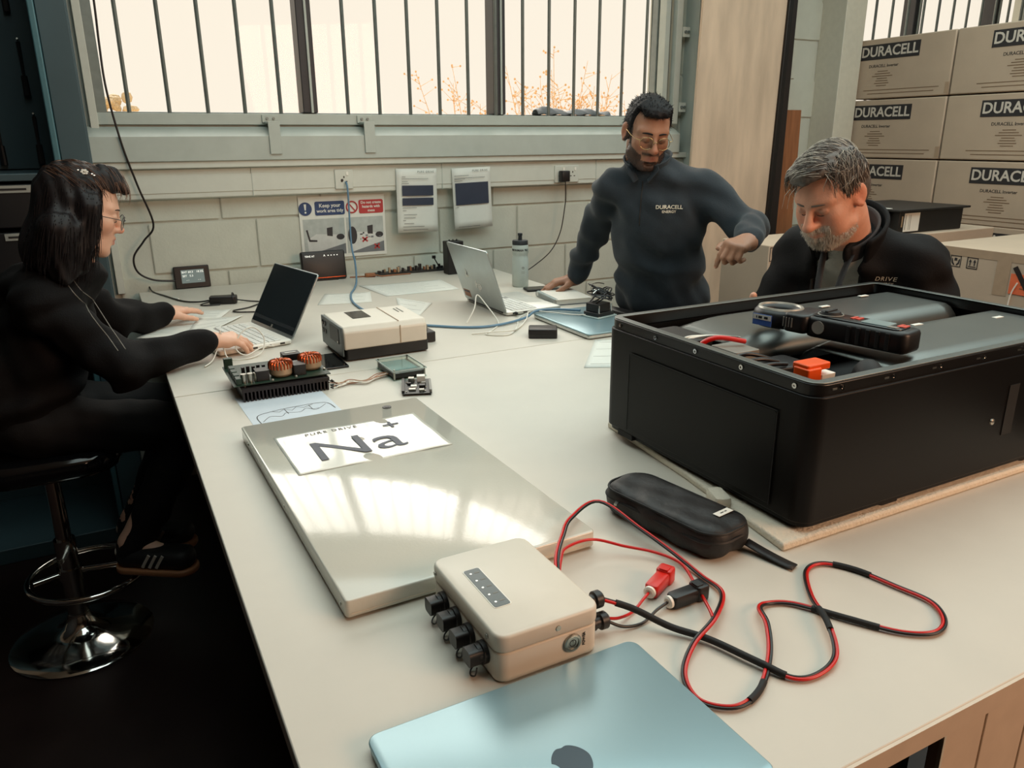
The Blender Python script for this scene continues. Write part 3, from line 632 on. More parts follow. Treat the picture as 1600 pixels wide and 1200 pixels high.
MB().rbox((.044, -.052, .055), (.032, .040, .029), .003).build('relay', 'black_plastic', t, bevel=.001); MB().rbox((.044, -.02, .053), (.030, .028, .024), .003).build('relay', 'meter_grey', t, bevel=.001)
MB().rbox((.048, .058, .056), (.048, .040, .030), .003).build('transformer', 'black_plastic', t, bevel=.001)
MB().box((.048, .058, .0718), (.030, .006, .001)).build('sticker', 'paper', t)
b = MB()
for k in range(3): b.cyl((-.098 + .016 * k, -.068, .0408), (-.098 + .016 * k, -.068, .064), .0075, n=12)
b.build('capacitor_row', 'steel', t)
for k in range(4): MB().rbox((-.112, -.07 + .036 * k, .049), (.014, .028, .016), .002).build('green_terminal', 'pcb_green', t, bevel=.001)
for k in range(5): MB().rbox((-.088 + .013 * k, .0 + .006 * (k % 2), .052), (.008, .010, .022), .001).build('transistor', 'black_plastic', t)
MB().rbox((-.112, .092, .054), (.022, .018, .028), .002).build('plug_block', 'pcb_green', t)
for x, y in ((-.03, -.085), (.03, -.082), (.112, -.05), (-.025, .03), (.02, .05), (-.04, .07)): MB().ell((x, y, .0425), (.004, .004, .004), 8, 5).build('solder_post', 'solder', t)
# ---------------------------------------------------------------- clear display module, bare board, ribbon of wires
t = thing('display_module', 'clear acrylic display module with bundled wires on the bench', 'display module', (.690, 1.998, TZ), RAD(1))
MB().box((0, 0, .0025), (.098, .142, .003)).build('back_plate', 'acrylic', t); MB().box((.0, 0, .0125), (.090, .132, .0125)).build('board', 'pcb_dark', t)
MB().box((0, 0, .0265), (.098, .142, .003)).build('cover_plate', 'acrylic', t, bevel=.001)
MB().box((-.004, .004, .0208), (.072, .098, .003)).build('display_glass', 'lcd_blue', t)
for x in (-.044, .044):
    for y in (-.066, .066): MB().cyl((x, y, 0), (x, y, .031), .0028, n=8).build('post', 'steel', t)
for s_ in (-1, 1):
    MB().box((s_ * .0485, 0, .0265), (.0012, .142, .0034)).build('edge', 'acrylic_edge', t); MB().box((0, s_ * .0705, .0265), (.098, .0012, .0034)).build('edge', 'acrylic_edge', t)
wb = thing('wire_bundle', 'bundle of thin brown and white jumper wires with black ends', 'wires', (0, 0, 0)); rnd = random.Random(5)
for k in range(9):
    o_ = rnd.uniform(-.012, .012); o2 = rnd.uniform(-.014, .014); ex_, ey_ = .487 + rnd.uniform(-.012, .014), 1.962 + rnd.uniform(-.03, .03)
    ps = [(.648, 1.985 + o_ * .6, TZ + .008), (.615, 1.975 + o_, TZ + .006 + .002 * (k % 3)), (.570, 1.945 + o2, TZ + .006), (.535, 1.965 + o_, TZ + .005 + .003 * (k % 2)), (.505, 1.955 + o2, TZ + .006), (ex_, ey_, TZ + .004)]
    MB().tube(cat_rom(ps, 6), .0014, 5).build('jumper_wire', ('copper_tape', 'white_wire', 'wood_red')[k % 3], wb, smooth=60)
    MB().tube([(ex_, ey_, TZ + .004), (ex_ - .007, ey_ + rnd.uniform(-.008, .008), TZ + .005 + .006 * rnd.random())], .0022, 5).build('jumper_end', 'black_plastic', wb)
t = thing('bare_board', 'small populated circuit board with white parts beside the display module', 'circuit board', (.676, 1.838, TZ), RAD(-20))
MB().box((0, 0, .006), (.075, .125, .0018)).build('board', 'pcb_dark', t)
MB().box((-.036, .0, .009), (.007, .11, .008)).build('pin_header', 'black_plastic', t); MB().box((.035, -.01, .010), (.006, .09, .008)).build('pin_header', 'meter_grey', t)
for x, y, sx, sy, sz, m in ((.012, .045, .022, .020, .016, 'white_soft'), (-.014, .040, .016, .016, .012, 'steel'), (-.008, -.005, .016, .014, .004, 'white_soft'), (.014, -.012, .016, .016, .008, 'black_plastic'), (-.012, -.035, .018, .012, .005, 'solder'), (.012, -.045, .014, .010, .006, 'steel'), (-.02, .014, .01, .01, .006, 'black_plastic'), (.018, .012, .012, .01, .007, 'meter_grey')):
    MB().box((x, y, .0069 + sz / 2), (sx, sy, sz)).build('component', m, t, bevel=.0008)
for x in (-.033, .033):
    for y in (-.058, .058): MB().cyl((x, y, 0), (x, y, .0052), .0025, n=8).build('standoff', 'black_plastic', t)
rnd = random.Random(9)
for k in range(22): MB().box((rnd.uniform(-.028, .028), rnd.uniform(-.058, .055), .0078), (rnd.uniform(.002, .005), rnd.uniform(.002, .004), .002)).build('component', rnd.choice(['solder', 'black_plastic', 'copper_tape']), t)
# ================================================================== laptops on the back bench
def laptop(name, label, loc, rz, w, d, tilt, lidh, back_m, base_m, screen=True):
    """hinge along local Y at the origin, keyboard towards local -X, lid leaning towards +X"""
    t = thing(name, label, 'laptop', loc, rz)
    MB().rbox((-d / 2 + .004, 0, .0095), (d, w, .013), .010, edge=.003).build('base', base_m, t, smooth=50)
    kb = MB().box((-.082, 0, .0162), (.108, w - .034, .0008)).build('keyboard_well', 'key_gap', t)
    for r in range(5):
        for c in range(13):
            if r == 4 and 3 <= c <= 8:
                if c == 3: MB().box((-.0385 - .0205 * r, 0, .0172), (.0172, .105, .0016)).build('key', 'key_white', kb)
                continue
            MB().box((-.0385 - .0205 * r, -(w - .05) / 2 + (w - .05) * (c + .0) / 12, .0172), (.0172, (w - .05) / 12 - .0035, .0016)).build('key', 'key_white', kb)
    MB().rbox((-d + .055, 0, .0162), (.062, .105, .0006), .004).build('touchpad', 'alu_pale', t)
    for k, y0 in enumerate((.03, .075, .12)): MB().box((-y0, -w / 2 - .0003, .0095), (.016, .0012, .005)).build('port', 'black_plastic', t)
    for k, y0 in enumerate((.03, .075)): MB().box((-y0, w / 2 + .0003, .0095), (.016, .0012, .005)).build('port', 'black_plastic', t)
    LM = T(.004, 0, .014) @ RY(RAD(tilt))
    ld = MB(LM).rbox((0, 0, 0), (lidh, w, .0055), .010, M=T(0, 0, lidh / 2) @ RY(RAD(90)), edge=.0015).build('lid', back_m, t, smooth=50)
    sc_ = MB(LM).box((-.0031, 0, lidh / 2 + .004), (.0008, w - .010, lidh - .016)).build('screen', 'screen_dark', ld)
    MB(LM).box((-.0037, 0, .033), (.0004, w - .02, .012)).build('screen_bar', 'screen_bar', ld)
    MB(LM).cyl((-.0032, 0, lidh - .006), (-.0040, 0, lidh - .006), .0016, n=8).build('camera_dot', 'black_gloss', ld)
    MB(LM).cyl((0, -w / 2 + .03, -.003), (0, w / 2 - .03, -.003), .005, n=10).build('hinge', 'black_plastic', t)
    return t, ld, LM
wl, wld, wlm = laptop('open_laptop', 'open white laptop with dark screen under the woman\'s right hand', (.451, 2.631, TZ), RAD(12.2), .338, .236, 29, .228, 'alu', 'white_soft')
MB(wlm).box((-.0040, 0, .0165), (.0003, .012, .012)).build('maker_mark', 'meter_grey', wld)
hp, hld, hlm = laptop('open_laptop', 'open silver laptop seen from behind beside the water bottle', (1.278, 2.657, TZ), RAD(181.5), .342, .240, 19, .245, 'alu', 'alu_pale')
# round mark and stickers on the lid back (outer side is local +X of the lid)
text('maker_mark', 'hp', .050, 'chrome', hld, hlm @ T(.0030, .00, .085) @ RY(RAD(90)) @ RZ(RAD(90)), shear=.25)
MB(hlm @ T(.0029, -.075, .125) @ RY(RAD(90))).prism([(-.022, .0), (.012, .018), (.018, -.012)], 0, .0004).build('bird_sticker', 'paper', hld)
MB(hlm @ T(.0034, -.072, .125) @ RY(RAD(90))).prism([(-.010, .008), (.010, .004), (.004, -.004)], 0, .0003).build('bird_sticker_dark', 'ink_navy', hld)
MB(hlm @ T(.0030, -.130, .030)).box((0, 0, 0), (.0005, .055, .030)).build('photo_sticker', 'wood_red', hld); MB(hlm @ T(.0034, -.130, .038)).box((0, 0, 0), (.0004, .05, .006)).build('photo_sticker_text', 'ink_navy', hld)
MB().ell((-.03, .182, .012), (.006, .012, .006), 10, 6).build('usb_receiver', 'black_plastic', hp)
t = thing('closed_laptop', 'closed pale laptop under the coiled cable gadget on the back bench', 'laptop', (1.475, 2.232, TZ), 0)
MB().rbox((0, 0, .0085), (.248, .372, .011), .012, edge=.003).build('base', 'alu_pale', t, smooth=50); MB().rbox((0, 0, .0175), (.25, .375, .005), .012, edge=.0015).build('lid', 'alu_blue', t, smooth=50)
for x in (-.1, .1):
    for y in (-.15, .15): MB().cyl((x, y, 0), (x, y, .0035), .008, n=10).build('foot', 'black_rubber', t)
t = thing('camera_gadget', 'small black circuit gadget topped by a coil of black cable', 'gadget', (1.535, 2.262, TZ + .0203), RAD(14))
MB().box((0, 0, .002), (.10, .085, .004)).build('glass_plate', 'acrylic_edge', t, bevel=.001)
MB().box((0, 0, .011), (.085, .070, .014)).build('lower_board', 'pcb_dark', t, bevel=.002); MB().rbox((-.005, 0, .034), (.066, .062, .030), .006).build('housing', 'black_plastic', t, bevel=.002)
for x, y in ((-.035, -.032), (.03, -.032)): MB().cyl((x, y, .004), (x, y, .045), .003, n=8).build('post', 'chrome', t)
b = MB(); rnd = random.Random(2)
for k in range(7):
    a0 = rnd.uniform(0, 6); R = rnd.uniform(.032, .050); tx, ty = rnd.uniform(-.5, .5), rnd.uniform(-.6, .6)
    M_ = T(.0 + rnd.uniform(-.01, .02), rnd.uniform(-.01, .015), .066 + .004 * k) @ RX(tx) @ RY(ty)
    b.torus((0, 0, 0), R, .0026, 24, 6, M=M_)
b.build('cable_coil', 'black_wire', t)
for k in range(4): MB(T(.01, 0, .07 + .008 * k) @ RX(.5 - .3 * k) @ RY(.4 * k - .5)).torus((0, 0, 0), .030 + .003 * k, .0015, 20, 5, a0=40 * k, a1=40 * k + 120).build('silver_strand', 'chrome', t)
tag(MB(T(1.668, 2.335, TZ) @ RZ(RAD(-82))).rbox((0, 0, .008), (.16, .055, .016), .012, edge=.004).build('black_tablet', 'black_plastic'), 'slim black handset lying between the standing man and the battery case', 'handset')
t = thing('adapter_box', 'small matt black adapter box alone in the middle of the bench', 'adapter', (1.248, 2.165, TZ), RAD(-30))
MB().rbox((0, 0, .0155), (.095, .070, .031), .007, edge=.003).build('body', 'black_plastic', t, smooth=50)
for k in range(3): MB().box((-.0478, -.018 + .016 * k, .016), (.001, .010, .008)).build('port', 'black_gloss', t)
MB().box((0, -.0352, .0155), (.092, .0008, .0012)).build('seam', 'zip_black', t)
t = thing('smartphone', 'black smartphone under the standing man\'s resting hand', 'phone', (1.655, 2.885, TZ), RAD(-12))
MB().rbox((0, 0, .005), (.150, .074, .009), .010, edge=.003).build('body', 'black_plastic', t, smooth=50); MB().rbox((0, 0, .0097), (.143, .068, .0006), .008).build('screen', 'black_gloss', t)
t = thing('spiral_notebook', 'spiral bound white notebook beside the silver laptop', 'notebook', (1.630, 2.655, TZ), RAD(-8))
MB().box((0, 0, .0115), (.150, .200, .018)).build('page_block', 'paper', t); MB().box((0, 0, .0012), (.155, .205, .0022)).build('back_cover', 'ink_navy', t); MB().box((0, 0, .0216), (.155, .205, .0018)).build('front_cover', 'white_soft', t)
for k in range(20): MB(T(-.076, -.093 + .0098 * k, .0125) @ RX(RAD(90))).torus((0, 0, 0), .0125, .0011, 14, 5).build('ring', 'alu', t)
# ---------------------------------------------------------------- water bottle
t = thing('water_bottle', 'translucent white sports bottle with black cap on the back bench', 'bottle', (1.616, 3.008, TZ))
MB().lathe([(0, 0), (.033, 0), (.036, .004), (.0365, .05), (.0365, .125), (.0335, .132), (.0335, .142), (.0365, .150), (.0365, .178), (.033, .185), (0, .185)], 30).build('body', 'bottle_clear', t, smooth=60)
MB().lathe([(0, .185), (.0345, .185), (.0345, .200), (.032, .204), (0, .204)], 26).build('cap', 'bottle_grip', t); MB().lathe([(0, .204), (.009, .204), (.0085, .222), (.0105, .224), (.0105, .234), (0, .236)], 16).build('spout', 'bottle_grip', t)
def wraptext(s, size, z, r, ang0, par, m='ink_black', bold=.01):
    o = text('lettering', s, size, m, par, Matrix(), bold=bold)
    for v in o.data.vertices:
        a = ang0 + v.co.x / r; v.co = Vector(((r + v.co.z + .0004) * math.cos(a), (r + v.co.z + .0004) * math.sin(a), z + v.co.y))
    return o
wraptext('IRONMAN 70.3', .0125, .163, .0365, RAD(-120), t, bold=.02)
b = MB()
for k in range(10): b.torus((0, 0, 0), .0075, .0005, 8, 4, M=Matrix())
wraptext('o', .022, .088, .0365, RAD(-98), t, 'ink_grey', 0); [wraptext('-----', .010, z_, .0365, RAD(-98), t, 'ink_grey', 0) for z_ in (.070, .064)]
# ---------------------------------------------------------------- things along the wall
t = thing('display_unit', 'small black display unit with lit text leaning on the wall', 'display', (.324, 3.690, TZ), RAD(1))
dm = T(0, 0, .0) @ RX(RAD(-7))
MB(dm).box((0, 0, .0495), (.148, .016, .098)).build('housing', 'black_plastic', t, bevel=.004)
MB(dm).box((.003, -.0085, .053), (.096, .001, .058)).build('screen', 'lcd_grey', t)
for s_, x, z in (('BAT 60.3', -.018, .072), ('18.2%', .034, .072), ('SET   5.3', -.018, .055), ('- -', -.020, .037), ('- -', .028, .037)): text('lettering', s_, .0125, 'led_white', t, dm @ T(x, -.0095, z) @ RX(RAD(90)))
t = thing('router', 'black router standing under the tidy work area poster', 'router', (.892, 3.600, TZ), RAD(-2))
rm = RX(RAD(-9))
MB(rm).rbox((0, 0, 0), (.205, .135, .034), .010, M=T(0, 0, .0676) @ RX(RAD(90)), edge=.006).build('body', 'black_plastic', t, smooth=50); MB(rm).box((.0, -.0172, .012), (.190, .0015, .003)).build('gold_line', 'copper', t)
text('lettering', 'TENE AT', .0115, 'led_white', t, rm @ T(-.062, -.0176, .112) @ RX(RAD(90)), bold=.01); text('lettering', 'A', .013, 'led_white', t, rm @ T(.006, -.0176, .113) @ RX(RAD(90)), bold=.01)
for k in range(4): MB(rm).box((.024 + .014 * k, -.0174, .113), (.005, .0012, .004)).build('status_light', 'led_white', t)
MB().box((0, .01, .004), (.12, .06, .008)).build('foot', 'black_plastic', t)
t = thing('strip_board', 'long brown circuit strip lying along the wall below the notices', 'circuit board', (1.325, 3.600, TZ), 0)
MB().box((0, 0, .006), (.37, .055, .010)).build('board', 'pcb_dark', t); rnd = random.Random(4)
for k in range(26):
    h = rnd.uniform(.008, .028); MB().box((-.175 + .014 * k, rnd.uniform(-.018, .018), .011 + h / 2), (rnd.uniform(.006, .013), rnd.uniform(.008, .02), h)).build('component', rnd.choice(['black_plastic', 'black_plastic', 'copper_tape', 'meter_grey', 'wood_red']), t)
MB().tube([(.145, 0, .02), (.12, -.004, .062)], .003, 6).box((.118, -.004, .068), (.016, .012, .014)).build('tilted_plug', 'black_plastic', t)
tag(MB().tube(cat_rom([(1.01, 3.592, TZ + .004), (1.07, 3.585, TZ + .004), (1.10, 3.56, TZ + .006), (1.13, 3.555, TZ + .010), (1.15, 3.545, TZ + .005), (1.20, 3.552, TZ + .004), (1.30, 3.550, TZ + .004)], 6), .003, 6).build('power_lead', 'wood_red', smooth=60), 'reddish brown lead lying in front of the circuit strip', 'cable')
tag(MB(T(1.105, 3.578, TZ) @ RZ(-.2)).rbox((0, 0, .009), (.05, .028, .018), .006, edge=.004).build('red_adapter', 'wood_red'), 'dull red adapter plug beside the router', 'adapter')
t = thing('speaker_box', 'upright black box half hidden behind the silver laptop', 'box', (1.495, 3.470, TZ), RAD(2))
MB().box((0, 0, .079), (.085, .06, .158)).build('body', 'black_plastic', t, bevel=.004)
for k in range(3): MB().cyl((-.02 + .02 * k, 0, .158), (-.02 + .02 * k, 0, .166), .003, n=8).build('knob', 'black_rubber', t)
# poster
t = thing('safety_poster', 'workplace poster with two desk photos and blue and red banners', 'poster', (1.030, 3.706, 1.132), 0)
pm = Matrix()
def flat(par, x0, x1, z0, z1, m, y=-.002, nm='print_block'): return MB().b2(x0, x1, y - .0003, y, z0, z1).build(nm, m, par)
flat(t, -.208, .208, -.146, .143, 'paper', -.0005, 'sheet')
mat('print_blue', (36, 62, 104), .5); mat('print_red', (176, 52, 54), .5); mat('photo_wall', (176, 182, 178), .5, var=.1); mat('photo_desk', (206, 208, 204), .5); mat('photo_dark', (44, 44, 48), .5); mat('photo_grey', (110, 114, 118), .5, var=.1)
MB(T(-.178, -.0022, .088) @ RX(RAD(90))).cyl((0, 0, 0), (0, 0, .0004), .031, n=26).build('blue_disc', 'print_blue', t)
b = MB(T(-.178, -.0030, .088)); b.add([(-.0055, 0, .022), (.0055, 0, .022), (.003, 0, -.006), (-.003, 0, -.006)], [(0, 1, 2, 3)]); b.ell((0, 0, -.016), (.0045, .0004, .0045), 10, 6); b.build('exclamation_mark', 'paper', t)
MB(T(-.062, -.0022, .088) @ RX(RAD(90))).rbox((0, 0, .0002), (.142, .064, .0004), .008).build('blue_banner', 'print_blue', t)
text('lettering', 'Keep your', .024, 'paper', t, T(-.062, -.0030, .100) @ RX(RAD(90)), bold=.02); text('lettering', 'work area tidy', .0215, 'paper', t, T(-.062, -.0030, .076) @ RX(RAD(90)), bold=.02)
MB(T(.045, -.0026, .088) @ RX(RAD(90))).torus((0, 0, 0), .026, .0035, 28, 6).box((0, 0, 0), (.0055, .050, .001), RZ(RAD(40))).build('prohibition_ring', 'print_red', t)
MB(T(.1395, -.0022, .088) @ RX(RAD(90))).rbox((0, 0, .0002), (.122, .064, .0004), .008).build('red_banner', 'print_red', t)
for k, s_ in enumerate(('Do not create', 'hazards with', 'mess')): text('lettering', s_, .0175, 'paper', t, T(.1395, -.0030, .107 - .019 * k) @ RX(RAD(90)), bold=.02)
for x0, x1, mess in ((-.195, .004, 0), (.012, .196, 1)):
    flat(t, x0, x1, -.130, .040, 'photo_wall', -.0010, 'photo')
    w_ = x1 - x0
    MB(T(x0, -.0014, 0)).add([(.015, 0, -.055), (.30 * w_, 0, -.030), (w_, 0, -.040), (w_, 0, -.080), (.02, 0, -.125)], [(0, 1, 2, 3, 4)]).build('photo_desk', 'photo_desk', t)
    MB(T(x0, -.0016, 0)).add([(.02, 0, -.125), (w_, 0, -.080), (w_, 0, -.130), (.02, 0, -.130)], [(0, 1, 2, 3)]).build('photo_desk_front', 'photo_grey', t)
    MB(T(x0 + .56 * w_, -.0019, -.022)).add([(0, 0, -.018), (.026, 0, -.022), (.028, 0, .022), (0, 0, .018)], [(0, 1, 2, 3)]).build('photo_monitor', 'photo_dark', t)
    if mess: MB(T(x0 + .028, -.0020, -.045)).ell((0, 0, 0), (.022, .0003, .042), 14, 8).build('photo_chair', 'photo_dark', t)
    else: MB(T(x0 + .012, -.0020, -.05)).add([(0, 0, .04), (.008, 0, .042), (.018, 0, -.005), (.05, 0, -.008), (.05, 0, -.016), (.012, 0, -.014)], [(0, 1, 2, 3, 4, 5)]).build('photo_chair', 'photo_dark', t)
    MB(T(x0 + .88 * w_, -.0020, -.048)).ell((0, 0, 0), (.020, .0003, .014), 10, 6).build('photo_clutter', 'photo_dark', t)
    if mess:
        rnd = random.Random(8)
        for k in range(14): MB(T(x0 + rnd.uniform(.3, .95) * w_, -.0021, rnd.uniform(-.075, -.035))).box((0, 0, 0), (rnd.uniform(.006, .018), .0003, rnd.uniform(.003, .009))).build('photo_clutter', rnd.choice(['photo_dark', 'photo_grey', 'paper']), t)
        for cx_, cz_ in ((x0 + .48 * w_, -.068), (x0 + .80 * w_, -.104)): MB(T(cx_, -.0025, cz_)).box((0, 0, 0), (.034, .0004, .008), RY(RAD(40))).box((0, 0, 0), (.034, .0004, .008), RY(RAD(-40))).build('red_cross', 'print_red', t)
def notice(label, x0, x1, z0, z1, blocks, lines, tilt):
    t = thing('notice_sheet', label, 'notice', ((x0 + x1) / 2, 3.654, (z0 + z1) / 2)); t.rotation_euler = (0, RAD(tilt), 0); w_, h_ = x1 - x0, z1 - z0
    def fn(u, v): return (-w_ / 2 + w_ * u, .004 * (v - 1) * 0 - .004 * (1 - v) ** 2 + .002 * math.sin(u * 3), -h_ / 2 + h_ * v)
    MB().sheet(fn, 6, 8).build('sheet', 'paper', t, solid=.0004)
    for a, b_, c, d_ in blocks: flat(t, -w_ / 2 + w_ * a, -w_ / 2 + w_ * b_, -h_ / 2 + h_ * c, -h_ / 2 + h_ * d_, 'ink_navy', -.0055, 'dark_picture')
    for a, b_, c in lines: flat(t, -w_ / 2 + w_ * a, -w_ / 2 + w_ * b_, -h_ / 2 + h_ * c, -h_ / 2 + h_ * c + .0022, 'ink_grey', -.0055, 'text_line')
    text('lettering', 'PURE DRIVE', .0135, 'ink_grey', t, T(w_ * .22, -.0048, h_ * .45) @ RX(RAD(90)), space=1.25)
notice('pinned notice with two dark pictures above the circuit strip', 1.285, 1.495, 1.088, 1.392, [(.13, .90, .58, .74), (.13, .90, .43, .545)], [(.13, .22, .87), (.13, .78, .84), (.13, .27, .80), (.13, .3, .77), (.13, .48, .39), (.13, .22, .345), (.16, .48, .28), (.16, .44, .23), (.13, .20, .19), (.16, .40, .14), (.13, .66, .09), (.13, .75, .04)], 1.0)
notice('pinned notice with one dark picture nearer the standing man', 1.582, 1.795, 1.092, 1.390, [(.06, .92, .40, .76)], [(.05, .42, .875), (.05, .84, .835), (.05, .32, .82), (.05, .25, .79), (.05, .13, .36), (.10, .66, .03)], -1.6)
# sockets
def socket(label, x, z, w_, two):
    t = thing('wall_socket', label, 'socket', (x, 3.6655, z)); MB().box((0, -.005, 0), (w_, .010, .088)).build('plate', 'trunk_white', t, bevel=.003)
    for cx_ in ((-.036, .036) if two else (0,)):
        MB().box((cx_, -.0104, .010), (.005, .0015, .009)).build('slot', 'black', t)
        for s_ in (-1, 1): MB().box((cx_ + s_ * .011, -.0104, -.010), (.008, .0015, .004)).build('slot', 'black', t)
        MB().box((cx_ + .016, -.0110, .026), (.010, .003, .016)).build('switch', 'white_soft', t)
    return t
socket('single white data outlet above the safety poster', 1.033, 1.352, .086, False); socket('double white wall socket left of the standing man', 2.250, 1.345, .150, True)
MB().cyl((-.010, -.010, -.004), (-.010, -.014, -.004), .006, n=10).build('data_port', 'black_plastic', bpy.data.objects['wall_socket'])
t = thing('mains_plug', 'black mains plug in the double wall socket with hanging lead', 'plug', (2.222, 3.6545, 1.335)); MB().rbox((0, -.020, 0), (.052, .040, .056), .008, edge=.004).build('body', 'black_plastic', t)
MB().tube(cat_rom([(0, -.030, -.026), (.0, -.034, -.10), (-.004, -.034, -.16), (-.03, -.034, -.29), (-.09, -.034, -.39), (-.20, -.034, -.465), (-.28, -.034, -.50)], 8), .0028, 7).build('lead', 'black_wire', t, smooth=60)
# cables on and above the back bench
def cable(name, label, pts, r, m, n=8): return tag(MB().tube(cat_rom(pts, n), r, 8).build(name, m, smooth=60), label, 'cable')
cable('network_cable', 'blue network cable hanging from the data outlet across the bench', [(1.038, 3.650, 1.340), (1.040, 3.632, 1.30), (1.036, 3.620, 1.06), (1.025, 3.54, .98), (.985, 3.40, TZ + .02), (.945, 3.30, TZ + .005), (.890, 3.168, TZ + .005), (.850, 3.00, TZ + .005), (.845, 2.80, TZ + .005), (.885, 2.58, TZ + .005), (1.0, 2.444, TZ + .005), (1.10, 2.372, TZ + .005), (1.20, 2.365, TZ + .006), (1.31, 2.400, TZ + .010), (1.36, 2.408, TZ + .028), (1.44, 2.40, TZ + .027), (1.50, 2.33, TZ + .030)], .0045, 'blue_wire')
cable('display_cable', 'black cable climbing past the window to the display unit', [(.104, 3.632, 2.40), (.100, 3.632, 2.046), (.095, 3.630, 1.887), (.095, 3.622, 1.723), (.12, 3.618, 1.517), (.156, 3.628, 1.352), (.195, 3.64, 1.193), (.150, 3.65, 1.125), (.102, 3.65, 1.06), (.108, 3.65, .995), (.165, 3.66, .955), (.25, 3.682, .940)], .0042, 'black_wire')
t = thing('power_adapter', 'black laptop power brick with coiled lead near the display unit', 'power adapter', (.392, 3.262, TZ), RAD(-14))
MB().rbox((0, 0, .0165), (.105, .045, .031), .008, edge=.004).build('brick', 'black_plastic', t, smooth=50)
MB(T(.040, 0, .018) @ RY(RAD(80))).torus((0, 0, 0), .024, .003, 22, 6).build('tied_coil', 'black_wire', t)
MB().tube(cat_rom([(-.052, 0, .016), (-.10, .02, .008), (-.17, .08, .004), (-.26, .22, .004), (-.33, .34, .004), (-.355, .40, .03)], 8), .0032, 7).build('mains_lead', 'black_wire', t, smooth=60)
MB().tube(cat_rom([(.052, .005, .012), (.10, .0, .005), (.145, -.03, .004), (.11, -.12, .004), (.055, -.17, .004), (.07, -.205, .004), (.14, -.22, .004), (.21, -.24, .004), (.20, -.40, .004), (.19, -.52, .005), (.145, -.60, .008), (.105, -.66, .011)], 8), .0028, 7).build('output_lead', 'black_wire', t, smooth=60)
MB().tube(cat_rom([(-.05, .006, .010), (-.085, -.02, .004), (-.06, -.045, .004), (-.01, -.035, .004)], 7), .0026, 7).build('tie_loop', 'black_wire', t, smooth=60)
MB(T(-.20, .13, .005) @ RZ(2.2)).box((0, 0, 0), (.04, .008, .007)).build('tag', 'paper', t)
cable('white_charging_cable', 'white charging cable looping beside the woman\'s right sleeve', [(.205, 2.317, TZ + .004), (.235, 2.36, TZ + .012), (.262, 2.398, TZ + .055), (.268, 2.402, TZ + .085), (.272, 2.40, TZ + .055), (.278, 2.37, TZ + .006), (.330, 2.35, TZ + .003), (.378, 2.378, TZ + .010), (.392, 2.40, TZ + .05), (.365, 2.41, TZ + .083), (.325, 2.40, TZ + .07), (.305, 2.385, TZ + .03), (.330, 2.372, TZ + .008), (.375, 2.395, TZ + .018), (.405, 2.425, TZ + .016), (.425, 2.432, TZ + .010)], .0022, 'white_wire')
cable('white_usb_cable', 'white cable arching behind the lid of the silver laptop', [(1.10, 2.45, TZ + .004), (1.140, 2.47, TZ + .05), (1.165, 2.50, TZ + .090), (1.185, 2.47, TZ + .06), (1.20, 2.40, TZ + .006), (1.14, 2.32, TZ + .003), (1.09, 2.27, TZ + .003), (1.15, 2.23, TZ + .003), (1.22, 2.30, TZ + .003), (1.30, 2.43, TZ + .004), (1.36, 2.47, TZ + .008)], .0023, 'white_wire')
cable('white_usb_cable', 'white cable running from the silver laptop to the coiled gadget', [(1.05, 2.30, TZ + .003), (1.12, 2.27, TZ + .008), (1.18, 2.255, TZ + .009), (1.24, 2.31, TZ + .004), (1.30, 2.375, TZ + .010), (1.345, 2.425, TZ + .026), (1.40, 2.37, TZ + .026), (1.45, 2.31, TZ + .024), (1.487, 2.275, TZ + .026)], .0023, 'white_wire')
# loose papers
def paper(label, pts, z, m='paper', lines=0, ang=0.0):
    c = np.mean(np.array(pts), 0); t = thing('paper_sheet', label, 'paper', (c[0], c[1], TZ + z))
    q = [(x - c[0], y - c[1]) for x, y in pts]
    def fn(u, v):
        a = np.array(q[0]) * (1 - u) + np.array(q[1]) * u; b_ = np.array(q[3]) * (1 - u) + np.array(q[2]) * u; p = a * (1 - v) + b_ * v
        return (p[0], p[1], .0008 + .0016 * max(0, (abs(u - .5) * 2) ** 6) * (v))
    MB().sheet(fn, 8, 8).build('sheet', m, t, solid=.0003)
    for k in range(lines):
        v = .12 + .78 * k / max(1, lines - 1); a, b_ = fn(.1, v), fn(.62 + .25 * math.sin(k * 1.7) ** 2, v)
        MB().tube([(a[0], a[1], .0012), (b_[0], b_[1], .0012)], .0011, 4, flat=.15).build('text_line', 'ink_grey', t)
paper('printed page held flat by the woman\'s left hand', [(.045, 2.80), (.225, 2.72), (.40, 3.12), (.22, 3.20)], .0, 'paper', 16)
paper('printed page tucked under the near side of the woman\'s laptop', [(.16, 2.62), (.30, 2.80), (.42, 2.97), (.26, 2.99)], .0028, 'paper', 5)
paper('blank page lying in front of the router', [(.715, 3.04), (.925, 2.99), (.985, 3.20), (.80, 3.25)], .0, 'paper', 6)
paper('large white page lying before the circuit strip', [(1.015, 3.075), (1.350, 3.075), (1.365, 3.335), (.985, 3.37)], .0, 'paper', 8)
paper('folded page lying behind the inverter', [(.945, 2.71), (1.0, 2.655), (1.13, 2.85), (1.04, 3.03)], .0, 'paper', 4)
paper('crumpled page edge poking out behind the battery case', [(1.165, 1.785), (1.30, 1.72), (1.50, 1.98), (1.37, 2.035)], .0, 'paper', 4)
# debris on the sill
t = thing('sill_cloth', 'crumpled grey cloth on the sill behind the bars', 'cloth', (2.35, 3.775, 1.648)); rnd = random.Random(6)
def cl(u, v): return (-.23 + .46 * u, -.035 + .07 * v, (.012 + .028 * abs(math.sin(u * 6.2 + .6)) * (1 - .5 * u)) * math.sin(PI * min(1, max(0, v))) + .004 * math.sin(u * 31 + v * 9))
MB().sheet(cl, 34, 8).build('folds', 'photo_grey', t, solid=.003)

